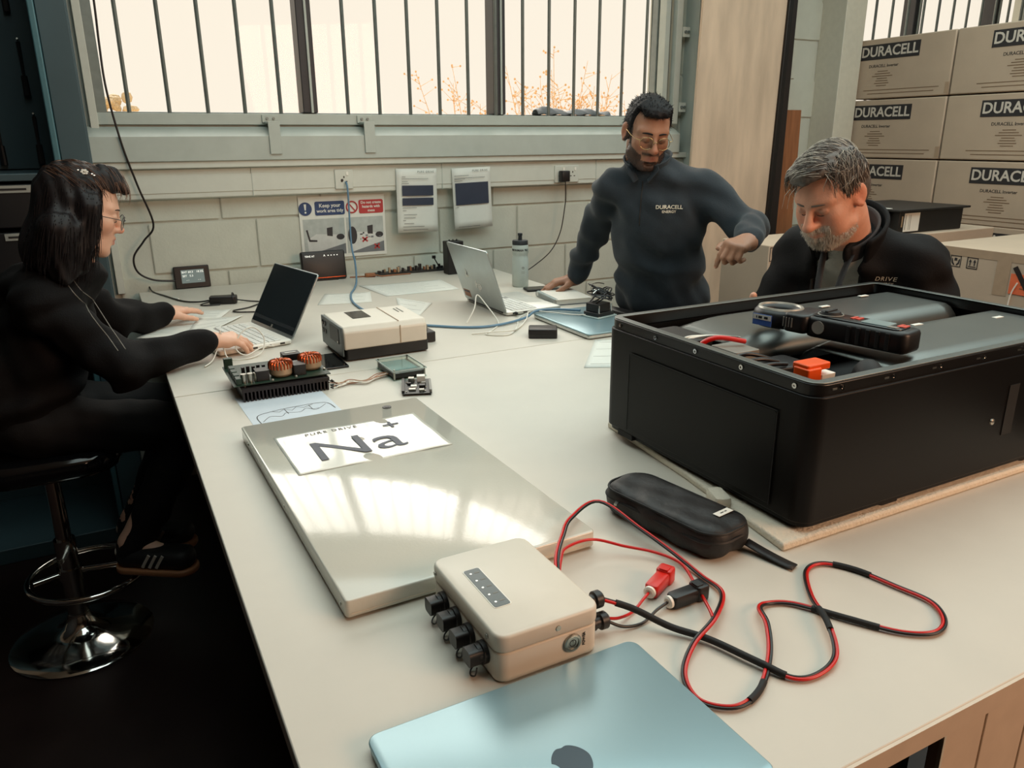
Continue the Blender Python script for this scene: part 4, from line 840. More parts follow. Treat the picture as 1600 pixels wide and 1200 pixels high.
# ================================================================== cartons at the right
mat('carton', (186, 166, 145), .8, var=.06, scale=5, bump=.1); mat('carton_tape', (172, 148, 124), .4, var=.05); mat('carton_edge', (120, 98, 76), .8); mat('print_dark', (42, 40, 42), .6); mat('carton_print', (206, 198, 186), .7); mat('tag_orange', (226, 110, 70), .6)
def lettered(par, x, y, z, s_, size, m, bold=.0): # on a face looking towards -X
    return text('lettering', s_, size, m, par, T(x, y, z) @ RZ(RAD(-90)) @ RX(RAD(90)), bold=bold)
def carton_big(label, x0, y0, y1, z0, h, depth, by=0.0):
    t = thing('inverter_carton', label, 'carton', (x0 + depth / 2, (y0 + y1) / 2, z0), 0, 'stacked inverter cartons'); w_ = y1 - y0; X = -depth / 2
    MB().box((0, 0, h / 2), (depth, w_, h - .002)).build('box', 'carton', t, bevel=.006)
    MB().box((X - .0008, by, h - .075), (.0012, .40, .085)).build('banner', 'print_dark', t); lettered(t, X - .0016, by + .002, h - .075, 'DURACELL', .078, 'carton_print', .022)
    lettered(t, X - .0006, by + .03, h - .155, 'DURACELL Inverter', .024, 'print_dark', .008)
    for k, (w2, c) in enumerate(((.10, .06), (.15, .06), (.20, .06), (.10, .06), (.12, .06), (.14, .06), (.10, .06))): MB().box((X - .0006, by + c - .03, h - .185 - .0135 * k), (.001, w2 * .7, .004)).build('text_line', 'carton_edge', t)
    for k, w2 in enumerate((.50, .44)): MB().box((X - .0006, 0, .050 - .02 * k), (.001, w2, .004)).build('text_line', 'carton_edge', t)
    MB().box((X - .0008, -w_ / 2 + .012, h * .12), (.001, .024, .06)).build('tape', 'carton_tape', t)
cols = ((2.945, 3.565, 'left'), (2.135, 2.935, 'right'))
rows = ((.02, 'base'), (.366, 'fourth'), (.712, 'bottom'), (1.052, 'lower'), (1.398, 'middle'), (1.744, 'upper'))
for y0, y1, side in cols:
    for z0, nm in rows[2:]:
        carton_big('brown inverter carton, %s row, %s of the stack by the second window' % (nm, 'far column' if side == 'left' else 'near column'), 4.30, y0, y1, z0, .341, .50, .100 if side == 'left' else 0.0)
MB().b2(4.31, 4.79, 2.15, 3.55, 0, .70).build('pallet_base', 'carton')
tag(bpy.data.objects['pallet_base'], 'plain brown carton base carrying the stacked inverter cartons', 'carton')
t = thing('shipping_carton', 'large brown carton with handling symbols and orange tag behind the old man', 'carton', (3.53, 1.62, .50), 0)
MB().box((0, 0, .295), (.86, 1.0, .59)).build('box', 'carton', t, bevel=.006); MB().box((.0, -.0, .5905), (.86, .012, .002)).build('flap_gap', 'carton_edge', t); MB().box((-.02, .0, .5915), (.84, .06, .001)).build('top_tape', 'carton_tape', t)
MB().box((-.4305, .0, .575), (.001, .98, .034)).build('edge_tape', 'carton_tape', t); MB().box((-.4308, .155, .50), (.001, .055, .15)).build('face_tape', 'carton_tape', t)
SX = -.4308
def sym(par, y, z, kind, sz=.046, M=None):
    M = M or (T(SX, y, z) @ RZ(RAD(-90)) @ RX(RAD(90)))
    e = MB(M); s_ = sz / 2
    for a, b_, c, d_ in ((-s_, s_, s_ - .003, s_), (-s_, s_, -s_, -s_ + .003), (-s_, -s_ + .003, -s_, s_), (s_ - .003, s_, -s_, s_)): e.b2(a, b_, c, d_, 0, .0006)
    fr = e.build('symbol_frame', 'print_dark', par)
    g = MB(M)
    if kind == 'umbrella':
        g.prism([(.016 * math.cos(a), .002 + .013 * math.sin(a)) for a in [PI * k / 12 for k in range(13)]], 0, .0006); g.b2(-.001, .001, -.017, .002, 0, .0006); g.b2(-.001, .006, -.017, -.015, 0, .0006)
    elif kind == 'hands':
        g.box((0, .008, .0003), (.011, .011, .0006), RZ(RAD(0)))
        for q in (-1, 1): g.tube([(q * .016, .010, .0003), (q * .013, -.006, .0003), (q * .005, -.016, .0003)], [.002, .0035, .003], 6, flat=.2)
    elif kind == 'up':
        for q in (-1, 1): g.prism([(q * .009 - .002, -.010), (q * .009 + .002, -.010), (q * .009 + .002, .004), (q * .009 + .006, .004), (q * .009, .016), (q * .009 - .006, .004), (q * .009 - .002, .004)], 0, .0006)
        g.b2(-.016, .016, -.016, -.013, 0, .0006)
    else:
        g.prism([(-.010, .016), (.010, .016), (.008, .004), (.0015, -.001), (.0015, -.013), (.009, -.016), (-.009, -.016), (-.0015, -.013), (-.0015, -.001), (-.008, .004)], 0, .0006)
    g.build('symbol', 'print_dark', fr)
for y, k in ((.428, 'umbrella'), (.352, 'hands'), (.281, 'up')): sym(t, y, .535, k)
MB(T(SX, .020, .478) @ RX(RAD(0))).box((-.001, 0, 0), (.002, .20, .078)).build('orange_tag', 'tag_orange', t)
for k in range(3): MB(T(SX - .0025, .01, .492 - .014 * k)).box((0, 0, 0), (.0006, .14, .004)).build('tag_text', 'wood_red', t)
MB(T(SX - .002, .072, .49)).box((0, 0, 0), (.003, .018, .13), RX(RAD(-35))).build('dark_strap', 'steel_door', t)
MB().tube(cat_rom([(SX - .004, .09, .485), (SX - .006, .105, .44), (SX - .006, .11, .38)], 5), .003, 6).build('tag_string', 'paper', t)
tag(MB().b2(3.12, 3.94, 1.14, 2.10, 0, .498).build('shipping_carton', 'carton', bevel=.006), 'plain brown carton underneath the one with handling symbols', 'carton')
t = thing('flat_carton', 'flat black carton with a white label on top of boxes behind the old man', 'carton', (3.53, 2.60, 1.09), 0)
MB().box((0, 0, .050), (.47, .40, .10)).build('tray', 'board_edge', t, bevel=.003); MB().box((.0, 0, .106), (.52, .44, .010)).build('lid_rim', 'board_edge', t, bevel=.002)
MB().box((-.235, .0, .1125), (.02, .30, .002)).build('white_print', 'paper', t)
MB().box((-.145, -.2005, .05), (.11, .001, .085)).build('label', 'paper', t)
for a, b_ in ((-.19, .004), (-.165, .002), (-.155, .003)): MB().box((a, -.2012, .05), (b_, .0006, .07)).build('label_rule', 'ink_grey', t)
MB().box((-.262, .0, .07), (.002, .30, .08)).build('teal_flap', 'blue_wire', t)
MB().box((-.215, -.2015, .055), (.010, .001, .05)).build('torn_sticker', 'copper_tape', t)
tag(MB().b2(3.24, 3.98, 2.36, 2.88, 0, 1.0885).build('shipping_carton', 'carton', bevel=.006), 'grey brown carton under the flat black carton', 'carton')
t = thing('small_carton', 'small carton with a wine glass symbol behind the old man\'s right shoulder', 'carton', (2.80, 2.66, 0.62), 0)
MB().box((0, 0, .225), (.40, .30, .45)).build('box', 'carton', t, bevel=.005); MB().box((-.11, -.1508, .30), (.13, .001, .16)).build('white_label', 'paper', t)
sym(t, 0, 0, 'glass', .062, T(-.165, -.151, .41) @ RX(RAD(90))); sym(t, 0, 0, 'up', .062, T(-.09, -.151, .41) @ RX(RAD(90)))
tag(MB().b2(2.58, 3.02, 2.50, 2.84, 0, .618).build('small_carton', 'carton', bevel=.005), 'plain carton supporting the one with the wine glass symbol', 'carton')

# ================================================================== dark tool cabinet at the left
mat('cab_haze', (58, 78, 84), .5, var=.15, scale=3); mat('cab_teal', (70, 108, 116), .4, var=.06); mat('label_strip', (150, 150, 142), .6); mat('bin_black', (20, 20, 22), .45)  # cabinet body lifted towards teal: lens haze put into its colour
t = thing('tool_cabinet', 'tall dark tool cabinet with hanging tools behind the woman', 'cabinet', (-.60, 3.42, 0), 0)
b = MB(); b.b2(-.60, .60, .26, .28, 0, 2.75); b.b2(-.60, -.57, -.24, .26, 0, 2.75); b.b2(.575, .605, -.24, .26, 0, 2.75); b.b2(-.57, .575, -.24, .26, 2.72, 2.75); b.b2(-.57, .575, -.22, .26, 1.40, 1.425); b.b2(-.57, .575, -.24, .26, 0, .06); b.build('carcass', 'cab_haze', t, bevel=.003)
MB().b2(.49, .510, -.275, -.245, .06, 2.72).build('door_edge', 'cab_teal', t, bevel=.004)
MB().b2(.512, .60, -.262, -.245, .06, 2.72).build('door_leaf', 'cab_haze', t, bevel=.002)
MB().b2(-.57, .575, .18, .20, 1.43, 2.70).build('peg_panel', 'cab_haze', t); rnd = random.Random(12)
for k in range(16):
    x, z = .08 + .115 * (k % 4) + rnd.uniform(-.02, .02), 1.62 + .26 * (k // 4); L_ = rnd.uniform(.06, .13)
    g = MB().cyl((x, .165, z), (x, .165, z - L_), .007, .005, 8); g.cyl((x, .165, z - L_), (x, .165, z - L_ - .07), .011, .012, 10); g.build('tool', rnd.choice(['steel_door', 'bin_black']), t)
    MB().cyl((x, .18, z + .006), (x, .15, z + .010), .0035, n=8).build('hook', 'steel', t)
for r_, z in enumerate((1.245, 1.085, .925, .765)):
    for c in range(3):
        x = .36 - .27 * c; d_ = MB().b2(x - .13, x + .13, -.235, .24, z - .0, z + .145).build('drawer', 'bin_black', t, bevel=.004)
        MB().b2(x - .06, x + .05, -.238, -.236, z + .118, z + .142).build('label_strip', 'label_strip', d_); MB().b2(x - .05, x + .03, -.2388, -.2384, z + .126, z + .133).build('print', 'ink_black', d_)
        MB().cyl((x + .09, -.25, z + .02), (x + .09, -.25, z + .12), .004, n=8).build('handle', 'steel_door', d_)

# ================================================================== bar stool
t = thing('bar_stool', 'chrome pedestal bar stool with black seat under the woman', 'stool', (-.245, 2.53, 0))
MB().lathe([(0, 0), (.205, 0), (.208, .006), (.200, .012), (.15, .022), (.09, .035), (.05, .055), (.034, .085), (.031, .10), (0, .10)], 40).build('base', 'chrome', t, smooth=60)
MB().cyl((0, 0, .10), (0, 0, .36), .030, n=20).cyl((0, 0, .36), (0, 0, .605), .022, n=20).build('column', 'chrome', t)
b = MB(); b.tube([(.05 + .165 * math.cos(RAD(a)), -.035 + .165 * math.sin(RAD(a)), .245) for a in range(0, 360, 10)], .0095, 10, closed=True); b.tube([(0, 0, .245), (-.10, -.035, .245)], .009, 8); b.tube([(0, 0, .245), (.212, -.035, .245)], .009, 8); b.build('foot_ring', 'chrome', t, smooth=60)
MB().cyl((0, 0, .225), (0, 0, .262), .036, n=18).build('collar', 'chrome', t)
MB().rbox((0, 0, .645), (.40, .38, .075), .12, edge=.03, seg=8).build('seat', 'black_gloss', t, smooth=70)
MB().tube([(-.19, -.17, .66), (-.21, -.10, .74), (-.215, 0, .76), (-.21, .10, .74), (-.19, .17, .66)], .018, 8).build('low_back', 'black_gloss', t, smooth=60)
# ================================================================== people: implicit surfaces meshed with surface nets
def axis_grid(lo, hi, fine, h, hf):
    out = [lo]
    while out[-1] < hi:
        x = out[-1]; f = any(a - h <= x < b for a, b in fine); out.append(x + (hf if f else h))
    return np.array(out, np.float32)
class Sdf:
    def __init__(s, lo, hi, fine=(), h=.011, hf=.0035):
        s.ax = [axis_grid(lo[i], hi[i], [(f[0][i], f[1][i]) for f in fine], h, hf) for i in range(3)]
        s.v = np.full([len(a) for a in s.ax], 1.0, np.float32)
    def blk(s, c0, c1, m):
        sl = []
        for i in range(3):
            a = np.searchsorted(s.ax[i], min(c0[i], c1[i]) - m); b = np.searchsorted(s.ax[i], max(c0[i], c1[i]) + m); sl.append(slice(max(0, a), max(b, a + 1)))
        X, Y, Z = np.meshgrid(*[s.ax[i][sl[i]] for i in range(3)], indexing='ij')
        return tuple(sl), X, Y, Z
    def comb(s, sl, d, k, op):
        o = s.v[sl]
        if op == '+':
            h = np.clip(.5 + .5 * (o - d) / k, 0, 1); s.v[sl] = o + (d - o) * h - k * h * (1 - h)
        else:
            h = np.clip(.5 - .5 * (o + d) / k, 0, 1); s.v[sl] = o + (-d - o) * h + k * h * (1 - h)
    def cone(s, a, b, ra, rb=None, k=.02, op='+'):
        rb = ra if rb is None else rb; a = np.array(a, float); b = np.array(b, float)
        sl, X, Y, Z = s.blk(a, b, max(ra, rb) + k + .03); ab = b - a; L = max(ab @ ab, 1e-9)
        t = np.clip(((X - a[0]) * ab[0] + (Y - a[1]) * ab[1] + (Z - a[2]) * ab[2]) / L, 0, 1)
        d = np.sqrt((X - a[0] - t * ab[0]) ** 2 + (Y - a[1] - t * ab[1]) ** 2 + (Z - a[2] - t * ab[2]) ** 2) - (ra + (rb - ra) * t)
        s.comb(sl, d, k, op); return s
    def ell(s, c, rad, R=None, k=.02, op='+'):
        c = np.array(c, float); R = np.eye(3) if R is None else R; m = max(rad)
        sl, X, Y, Z = s.blk(c, c, m + k + .03); P = [X - c[0], Y - c[1], Z - c[2]]
        q = [(P[0] * R[0, i] + P[1] * R[1, i] + P[2] * R[2, i]) / rad[i] for i in range(3)]
        k0 = np.sqrt(q[0] ** 2 + q[1] ** 2 + q[2] ** 2); k1 = np.sqrt(sum((q[i] / rad[i]) ** 2 for i in range(3))) + 1e-9
        s.comb(sl, k0 * (k0 - 1) / k1, k, op); return s
    def slab(s, c, R, ext, k=.01, op='-', rnd=0.0):   # box in a local frame
        c = np.array(c, float); m = float(np.linalg.norm(ext)); sl, X, Y, Z = s.blk(c, c, m + .03); P = [X - c[0], Y - c[1], Z - c[2]]
        q = [np.abs(P[0] * R[0, i] + P[1] * R[1, i] + P[2] * R[2, i]) - ext[i] for i in range(3)]
        d = np.sqrt(sum(np.maximum(x, 0) ** 2 for x in q)) + np.minimum(np.maximum(np.maximum(q[0], q[1]), q[2]), 0) - rnd
        s.comb(sl, d, k, op); return s
    def warp(s, fn):
        X, Y, Z = np.meshgrid(*s.ax, indexing='ij'); m = np.abs(s.v) < .05
        s.v[m] += fn(X[m], Y[m], Z[m]).astype(np.float32); return s
    def mesh(s, name):
        v = s.v; ins = v < 0; nx, ny, nz = v.shape
        c = np.zeros((nx - 1, ny - 1, nz - 1), np.int8)
        for i in (0, 1):
            for j in (0, 1):
                for k in (0, 1): c += ins[i:nx - 1 + i, j:ny - 1 + j, k:nz - 1 + k]
        I, J, K = np.nonzero((c > 0) & (c < 8)); n = len(I); idx = np.full(c.shape, -1, np.int32); idx[I, J, K] = np.arange(n)
        off = [(i, j, k) for i in (0, 1) for j in (0, 1) for k in (0, 1)]
        val = np.stack([v[I + o[0], J + o[1], K + o[2]] for o in off], 1)
        pos = np.stack([np.stack([s.ax[0][I + o[0]], s.ax[1][J + o[1]], s.ax[2][K + o[2]]], 1) for o in off], 1)
        acc = np.zeros((n, 3)); cnt = np.zeros(n)
        for a in range(8):
            for b in range(a + 1, 8):
                if sum(abs(off[a][q] - off[b][q]) for q in range(3)) != 1: continue
                m = (val[:, a] < 0) != (val[:, b] < 0); t = val[m, a] / (val[m, a] - val[m, b])
                acc[m] += pos[m, a] + (pos[m, b] - pos[m, a]) * t[:, None]; cnt[m] += 1
        P = acc / np.maximum(cnt, 1)[:, None]; Q = []
        for ax in range(3):
            sl0 = [slice(1, m - 1) for m in v.shape]; sl1 = list(sl0); sl0[ax] = slice(0, v.shape[ax] - 1); sl1[ax] = slice(1, v.shape[ax])
            A, B = ins[tuple(sl0)], ins[tuple(sl1)]; e = np.array(np.nonzero(A != B)).T
            if not len(e): continue
            fl = A[tuple(e.T)]; o = np.ones(3, int); o[ax] = 0; e = e + o; u, w = (ax + 1) % 3, (ax + 2) % 3
            def cell(du, dw):
                q = e.copy(); q[:, u] -= du; q[:, w] -= dw; return idx[q[:, 0], q[:, 1], q[:, 2]]
            q = np.stack([cell(1, 1), cell(0, 1), cell(0, 0), cell(1, 0)], 1); q[~fl] = q[~fl][:, ::-1]; Q.append(q)
        Q = np.concatenate(Q); Q = Q[(Q >= 0).all(1)]
        me = bpy.data.meshes.new(name); me.vertices.add(n); me.vertices.foreach_set('co', P.astype(np.float32).ravel())
        me.loops.add(Q.size); me.loops.foreach_set('vertex_index', Q.astype(np.int32).ravel()); me.polygons.add(len(Q))
        me.polygons.foreach_set('loop_start', np.arange(0, Q.size, 4, dtype=np.int32)); me.update(calc_edges=True)
        me.polygons.foreach_set('use_smooth', [True] * len(Q)); me.validate(); return me, P
def relax(o, it=2, f=.5):
    k = o.modifiers.new('relax', 'SMOOTH'); k.iterations = it; k.factor = f; return o
def paint(me, col):
    at = me.color_attributes.new('Col', 'FLOAT_COLOR', 'POINT'); c = np.ones((len(me.vertices), 4), np.float32); c[:, :3] = col; at.data.foreach_set('color', c.ravel())
def nrm(v): v = np.array(v, float); return v / np.linalg.norm(v)
def frame(fwd, up=(0, 0, 1)):
    F = nrm(fwd); Lf = nrm(np.cross(up, F)); U = np.cross(F, Lf); return np.stack([F, Lf, U], 1)
def rot_roll(R, a):   # roll the head about its forward axis
    c, s_ = math.cos(a), math.sin(a); return np.stack([R[:, 0], R[:, 1] * c + R[:, 2] * s_, -R[:, 1] * s_ + R[:, 2] * c], 1)
class Head:
    def __init__(s, c, R, sc=1.0): s.c = np.array(c, float); s.R = R; s.s = sc
    def w(s, p): return s.c + s.R @ (np.array(p, float) * s.s)
    def loc(s, P): return ((P - s.c) @ s.R) / s.s
def head_shape(S, H, male=True, jaw=1.0, nose=1.0, fat=0.0, nl=.0):
    jx = (jaw - 1) * .10
    e = lambda c, r, k=.02, op='+': S.ell(H.w(c), [x * H.s for x in r], H.R, k * H.s, op)
    cn = lambda a, b, ra, rb=None, k=.015, op='+': S.cone(H.w(a), H.w(b), ra * H.s, (rb if rb is not None else ra) * H.s, k * H.s, op)
    e((-.012, 0, .035), (.100, .076, .086)); e((.030, 0, -.020), (.060, .062 + fat, .088), .03); e((.036, 0, -.078), (.050 * jaw, .052 * jaw + fat, .038), .03)
    cn((.078 * jaw, -.010, -.104), (.078 * jaw, .010, -.104), .015, k=.02)
    for q in (-1, 1):
        cn((.020, q * .056 * jaw, -.072), (.066, q * .026, -.098), .014, k=.03)
        e((.060, q * (.043 + fat * .5), -.022), (.024, .022, .024), .022)
        cn((.083, q * .012, .024), (.068, q * .046, .026), .011 if male else .008, k=.018)
        e((.099, q * .031, .001), (.017, .018, .013), .012, '-'); e((.0785, q * .031, .001), (.0150, .0165, .0125), .005)
        cn((.088, q * .018, .006), (.083, q * .044, .004), .0035, k=.004)
        e((.101 + nl, q * .0125, -.036), (.0115, .0085, .008), .008)
        e((.110 + nl, q * .007, -.0445), (.006, .0036, .004), .003, '-')
        Re = H.R @ np.array(Matrix.Rotation(q * -.35, 3, 'Z') @ Matrix.Rotation(-.15, 3, 'Y')); ec = (-.014, q * .081, -.004)
        S.ell(H.w(ec), [.024 * H.s, .0075 * H.s, .034 * H.s], Re, .006); S.ell(H.w((-.006, q * .0895, -.000)), [.012 * H.s, .007 * H.s, .019 * H.s], Re, .005, '-')
        S.cone(H.w((-.012, q * .082, -.034)), H.w((-.004, q * .079, -.026)), .007 * H.s, .007 * H.s, .006)
    cn((.088 + nl * .5, 0, .018), (.112 + .006 * nose + nl, 0, -.030), .0075, .0110 * nose, .012); e((.110 + .006 * nose + nl, 0, -.034), (.0115 * nose, .0120 * nose, .0098 * nose), .008)
    e((.060 + jx, 0, -.066), (.037, .034, .034), .02)
    for q in (-1, 1):
        cn((.090 + jx, q * .021, -.066), (.0985 + jx, 0, -.0610), .0046, .0058, .006); cn((.089 + jx, q * .018, -.0735), (.0965 + jx, 0, -.0765), .0048, .0068, .006)
        cn((.096 + jx, q * .024, -.0682), (.1045 + jx, 0, -.0682), .0019, k=.003, op='-')
    e((.094 + jx, 0, -.0895), (.009, .018, .006), .010, '-')
def skin_cols(P, H, base, lip, beard=None, bshape=None):
    q = H.loc(P); c = np.tile(np.array(lin(base)), (len(P), 1)); x, y, z = q.T
    ha = np.linalg.norm(q, axis=1) < .2
    def mix(m, col, a=1.0):
        w = (np.clip(m, 0, 1) * ha * a)[:, None]; c[:] = c * (1 - w) + np.array(lin(col)) * w
    red = tuple(min(255, v * f) for v, f in zip(base, (1.06, .86, .80)))
    mix(np.exp(-(((x - .115) / .02) ** 2 + (y / .018) ** 2 + ((z + .035) / .018) ** 2)), red, .8)
    for s_ in (-1, 1):
        mix(np.exp(-(((x - .075) / .03) ** 2 + ((y - s_ * .043) / .02) ** 2 + ((z + .03) / .02) ** 2)), red, .5)
        mix(np.exp(-(((y - s_ * .085) / .012) ** 2 + ((z + .005) / .04) ** 2 + ((x + .012) / .03) ** 2)), red, .6)
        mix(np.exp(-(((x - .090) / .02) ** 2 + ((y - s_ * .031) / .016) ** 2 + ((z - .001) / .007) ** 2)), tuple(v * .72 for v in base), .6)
    if beard: mix(bshape(x, y, z), beard, 1.0)
    lipm = np.exp(-(((x - .097) / .013) ** 2 + (y / .019) ** 4 + ((z + .0685) / .0095) ** 4)); mix(lipm, lip, .8)
    return c
def hand(S, W, Fd, Up, side, curl, thumb=.5, sc=1.0, spread=.06, splay=None):
    """wrist W, finger direction Fd, back-of-hand normal Up, side +1 = thumb towards Up x Fd"""
    F = nrm(Fd); U = nrm(np.array(Up) - F * np.dot(Up, F)); Yv = np.cross(U, F) * side; W = np.array(W, float)
    pt = lambda x, y, z: W + (F * x + Yv * y + U * z) * sc
    ys = (.026, .009, -.009, -.025); kx = (.088, .092, .087, .078); Ls = ((.040, .024, .019), (.044, .027, .020), (.041, .025, .019), (.032, .019, .017)); tips = []
    S.cone(pt(-.02, 0, 0), pt(.02, 0, 0), .024 * sc, .024 * sc, .02)
    for i in range(4):
        S.cone(pt(.008, ys[i] * .55, 0), pt(kx[i], ys[i], .004), .0135 * sc, .0110 * sc, .016)
        a = 0; x, y, z = kx[i], ys[i], .004; cu = curl[i] if hasattr(curl[i], '__len__') else (curl[i], curl[i] * 1.1, curl[i] * .7)
        dy = spread * (1.5 - i)
        for j in range(3):
            a += cu[j]; L = Ls[i][j]; x2, y2, z2 = x + L * math.cos(a), y + L * dy, z - L * math.sin(a)
            S.cone(pt(x, y, z), pt(x2, y2, z2), (.0098 - .0009 * j) * sc, (.0092 - .0011 * j) * sc, .004 if j else .007); x, y, z = x2, y2, z2
        tips.append((pt(x, y, z), U * math.cos(a) + F * math.sin(a)))
    t0, t1, t2, t3 = pt(.014, .020, -.004), pt(.046, .040 + .012 * thumb, -.010), pt(.074, .050 + .020 * thumb, -.014 - .006 * (1 - thumb)), pt(.097, .050 + .024 * thumb - .010 * (1 - thumb), -.020)
    S.cone(t0, t1, .0150 * sc, .0125 * sc, .016); S.cone(t1, t2, .0112 * sc, .0100 * sc, .007); S.cone(t2, t3, .0100 * sc, .0080 * sc, .004)
    S.cone(pt(.03, .012, -.006), pt(.06, -.018, -.006), .014 * sc, .013 * sc, .016)
    return tips
def strands(name, m, par, paths, r0, r1):
    vs, fs = [], []
    for p in paths:
        p = np.array(p); n = len(p); k = len(vs); t = p[-1] - p[0]; t = t / (np.linalg.norm(t) + 1e-9); a = nrm(np.cross(t, (.3, .5, .8))); b = np.cross(t, a)
        for i in range(n):
            r = r0 + (r1 - r0) * i / (n - 1)
            for q in range(3): vs.append(tuple(p[i] + r * (a * math.cos(2.1 * q) + b * math.sin(2.1 * q))))
        for i in range(n - 1):
            for q in range(3): fs.append((k + i * 3 + q, k + i * 3 + (q + 1) % 3, k + (i + 1) * 3 + (q + 1) % 3, k + (i + 1) * 3 + q))
    me = bpy.data.meshes.new(name); me.from_pydata(vs, [], fs); me.update(); me.polygons.foreach_set('use_smooth', [True] * len(fs))
    return put(name, me, m, par)
def stubble(name, m, par, me, H, shape, n, ln, r0, seed, comb=(0.3, 0, -1.0)):
    P = np.empty(len(me.vertices) * 3); me.vertices.foreach_get('co', P); P = P.reshape(-1, 3); N = np.empty(len(me.vertices) * 3); me.vertices.foreach_get('normal', N); N = N.reshape(-1, 3)
    q = H.loc(P); w = np.clip(shape(q[:, 0], q[:, 1], q[:, 2]), 0, 1) * (np.linalg.norm(q, axis=1) < .2); w[w < .35] = 0; rg = np.random.RandomState(seed)
    ids = rg.choice(len(P), n, p=w / w.sum()); paths = []; cw = H.R @ np.array(comb)
    for i in ids:
        L = ln * rg.uniform(.6, 1.3); d = nrm(N[i] * .6 + cw * .8 + rg.normal(0, .25, 3)); p0 = P[i] + rg.normal(0, .0012, 3)
        paths.append([p0 - N[i] * .001, p0 + d * L * .5, p0 + nrm(d + cw * .5) * L])
    return strands(name, m, par, paths, r0, r0 * .3)
def brow(par, H, m, th=.0032, z=.0235, arch=.004, out=.0):
    for q in (-1, 1):
        pts = [H.w((.0945 - .0 * t - .022 * t * t + out, q * (.012 + .038 * t), z + arch * math.sin(t * PI) - .003 * t)) for t in (0, .25, .5, .75, 1)]
        MB().tube(cat_rom(pts, 4), [th * H.s * (1 - .55 * abs(i / 16 - .35)) for i in range(17)], 7, flat=.7).build('eyebrow', m, par, smooth=70)
        lp = [H.w((.0925 - .016 * t * t, q * (.019 + .026 * t), -.0065 - .004 * math.sin(t * PI))) for t in (0, .25, .5, .75, 1)]
        MB().tube(cat_rom(lp, 4), .0011 * H.s, 5).build('eyelash_line', 'lash', par, smooth=70)
def specs(par, H, m, rim=.0009, rx=.023, rz=.019, z0=-.004):
    g = bpy.data.objects.new('eyeglasses', None); COL.objects.link(g); g.parent = par
    for q in (-1, 1):
        ring = [H.w((.1135 - .010 * ((.031 + rx * math.cos(a)) / .055) ** 2 - .02 * .0, q * (.032 + rx * math.cos(a)), z0 + rz * math.sin(a))) for a in [2 * PI * k / 28 for k in range(28)]]
        MB().tube(ring, rim, 6, closed=True).build('rim', m, g, smooth=70)
        MB().add([tuple(p) for p in ring], [tuple(range(28))]).build('lens', 'lens_glass', g)
        MB().tube(cat_rom([H.w((.102, q * .055, z0 + .008)), H.w((.094, q * .070, z0 + .010)), H.w((.05, q * .079, z0 + .010)), H.w((-.005, q * .083, z0 + .012)), H.w((-.022, q * .082, z0 - .008))], 5), rim * 1.1, 6).build('temple', m, g, smooth=70)
    MB().tube(cat_rom([H.w((.1125, -.0095, z0 + .004)), H.w((.118, 0, z0 + .008)), H.w((.1125, .0095, z0 + .004))], 5), rim, 6).build('bridge', m, g, smooth=70)
mat('lash', (24, 18, 18), .6); glass('lens_glass', (244, 248, 248)); mat('gold_wire', (186, 160, 112), .25, metal=1.0); mat('dark_wire', (70, 66, 66), .3, metal=.8)
mat('skin_a', (150, 104, 80), .5, var=.06, scale=60, attr='Col', sub=.06, bump=.12, bscale=260); mat('skin_b', (210, 150, 122), .5, var=.10, scale=60, attr='Col', sub=.08, bump=.2, bscale=220); mat('skin_c', (220, 172, 146), .48, var=.05, scale=60, attr='Col', sub=.08, bump=.06, bscale=260)
mat('nail', (214, 160, 140), .3)
mat('brow_grey', (92, 80, 70), .6); mat('hair_black', (20, 18, 20), .6, spec=.25, var=.25, scale=120, stretch=(1, 1, .3)); mat('hair_grey', (84, 74, 66), .5, var=.35, scale=90); mat('hair_light', (170, 160, 146), .5, var=.2, scale=90); mat('beard_white', (206, 196, 182), .6, var=.2, scale=200); mat('beard_dark', (26, 22, 22), .6)
mat('hair_brown', (26, 21, 22), .52, spec=.3, var=.3, scale=60, stretch=(1, 1, .2)); mat('hair_sunlit', (120, 84, 62), .36, var=.2)  # brown of the crown strands puts sunlight on dark hair into the colour
mat('sweater_navy', (26, 36, 44), .85, var=.12, scale=20, bump=.3, bscale=350, sheen=.15); mat('jeans', (40, 56, 76), .85, var=.15, scale=60, bump=.3, bscale=400)
mat('jacket_black', (12, 9, 10), .8, var=.12, scale=15, bump=.2, bscale=300, spec=.25); mat('sweater_grey', (196, 194, 186), .85, var=.08, scale=40, bump=.35, bscale=300, sheen=.2); mat('collar_dark', (60, 54, 54), .85, var=.1); mat('lanyard', (20, 18, 20), .6)
mat('fleece_black', (8, 6, 7), .85, var=.12, scale=15, bump=.25, bscale=260, spec=.25); mat('trousers_black', (11, 9, 10), .8, spec=.3, var=.1, bump=.2, bscale=300); mat('gum_sole', (170, 116, 80), .5, var=.05); mat('shoe_black', (14, 13, 14), .6); mat('stripe_white', (206, 196, 184), .6); mat('embroidery', (220, 214, 196), .6)
def folds(seed, amp, ks):
    rg = np.random.RandomState(seed); W_ = [(rg.normal(0, 1, 3), rg.uniform(0, 6)) for _ in range(6)]
    def fn(x, y, z):
        o = 0
        for i, (d, p) in enumerate(W_): d = d / np.linalg.norm(d); o = o + np.sin((d[0] * x + d[1] * y + d[2] * z) * ks * (1 + .35 * i) + p + 1.5 * np.sin(z * 21 + i)) / (1 + .4 * i)
        return amp * o
    return fn
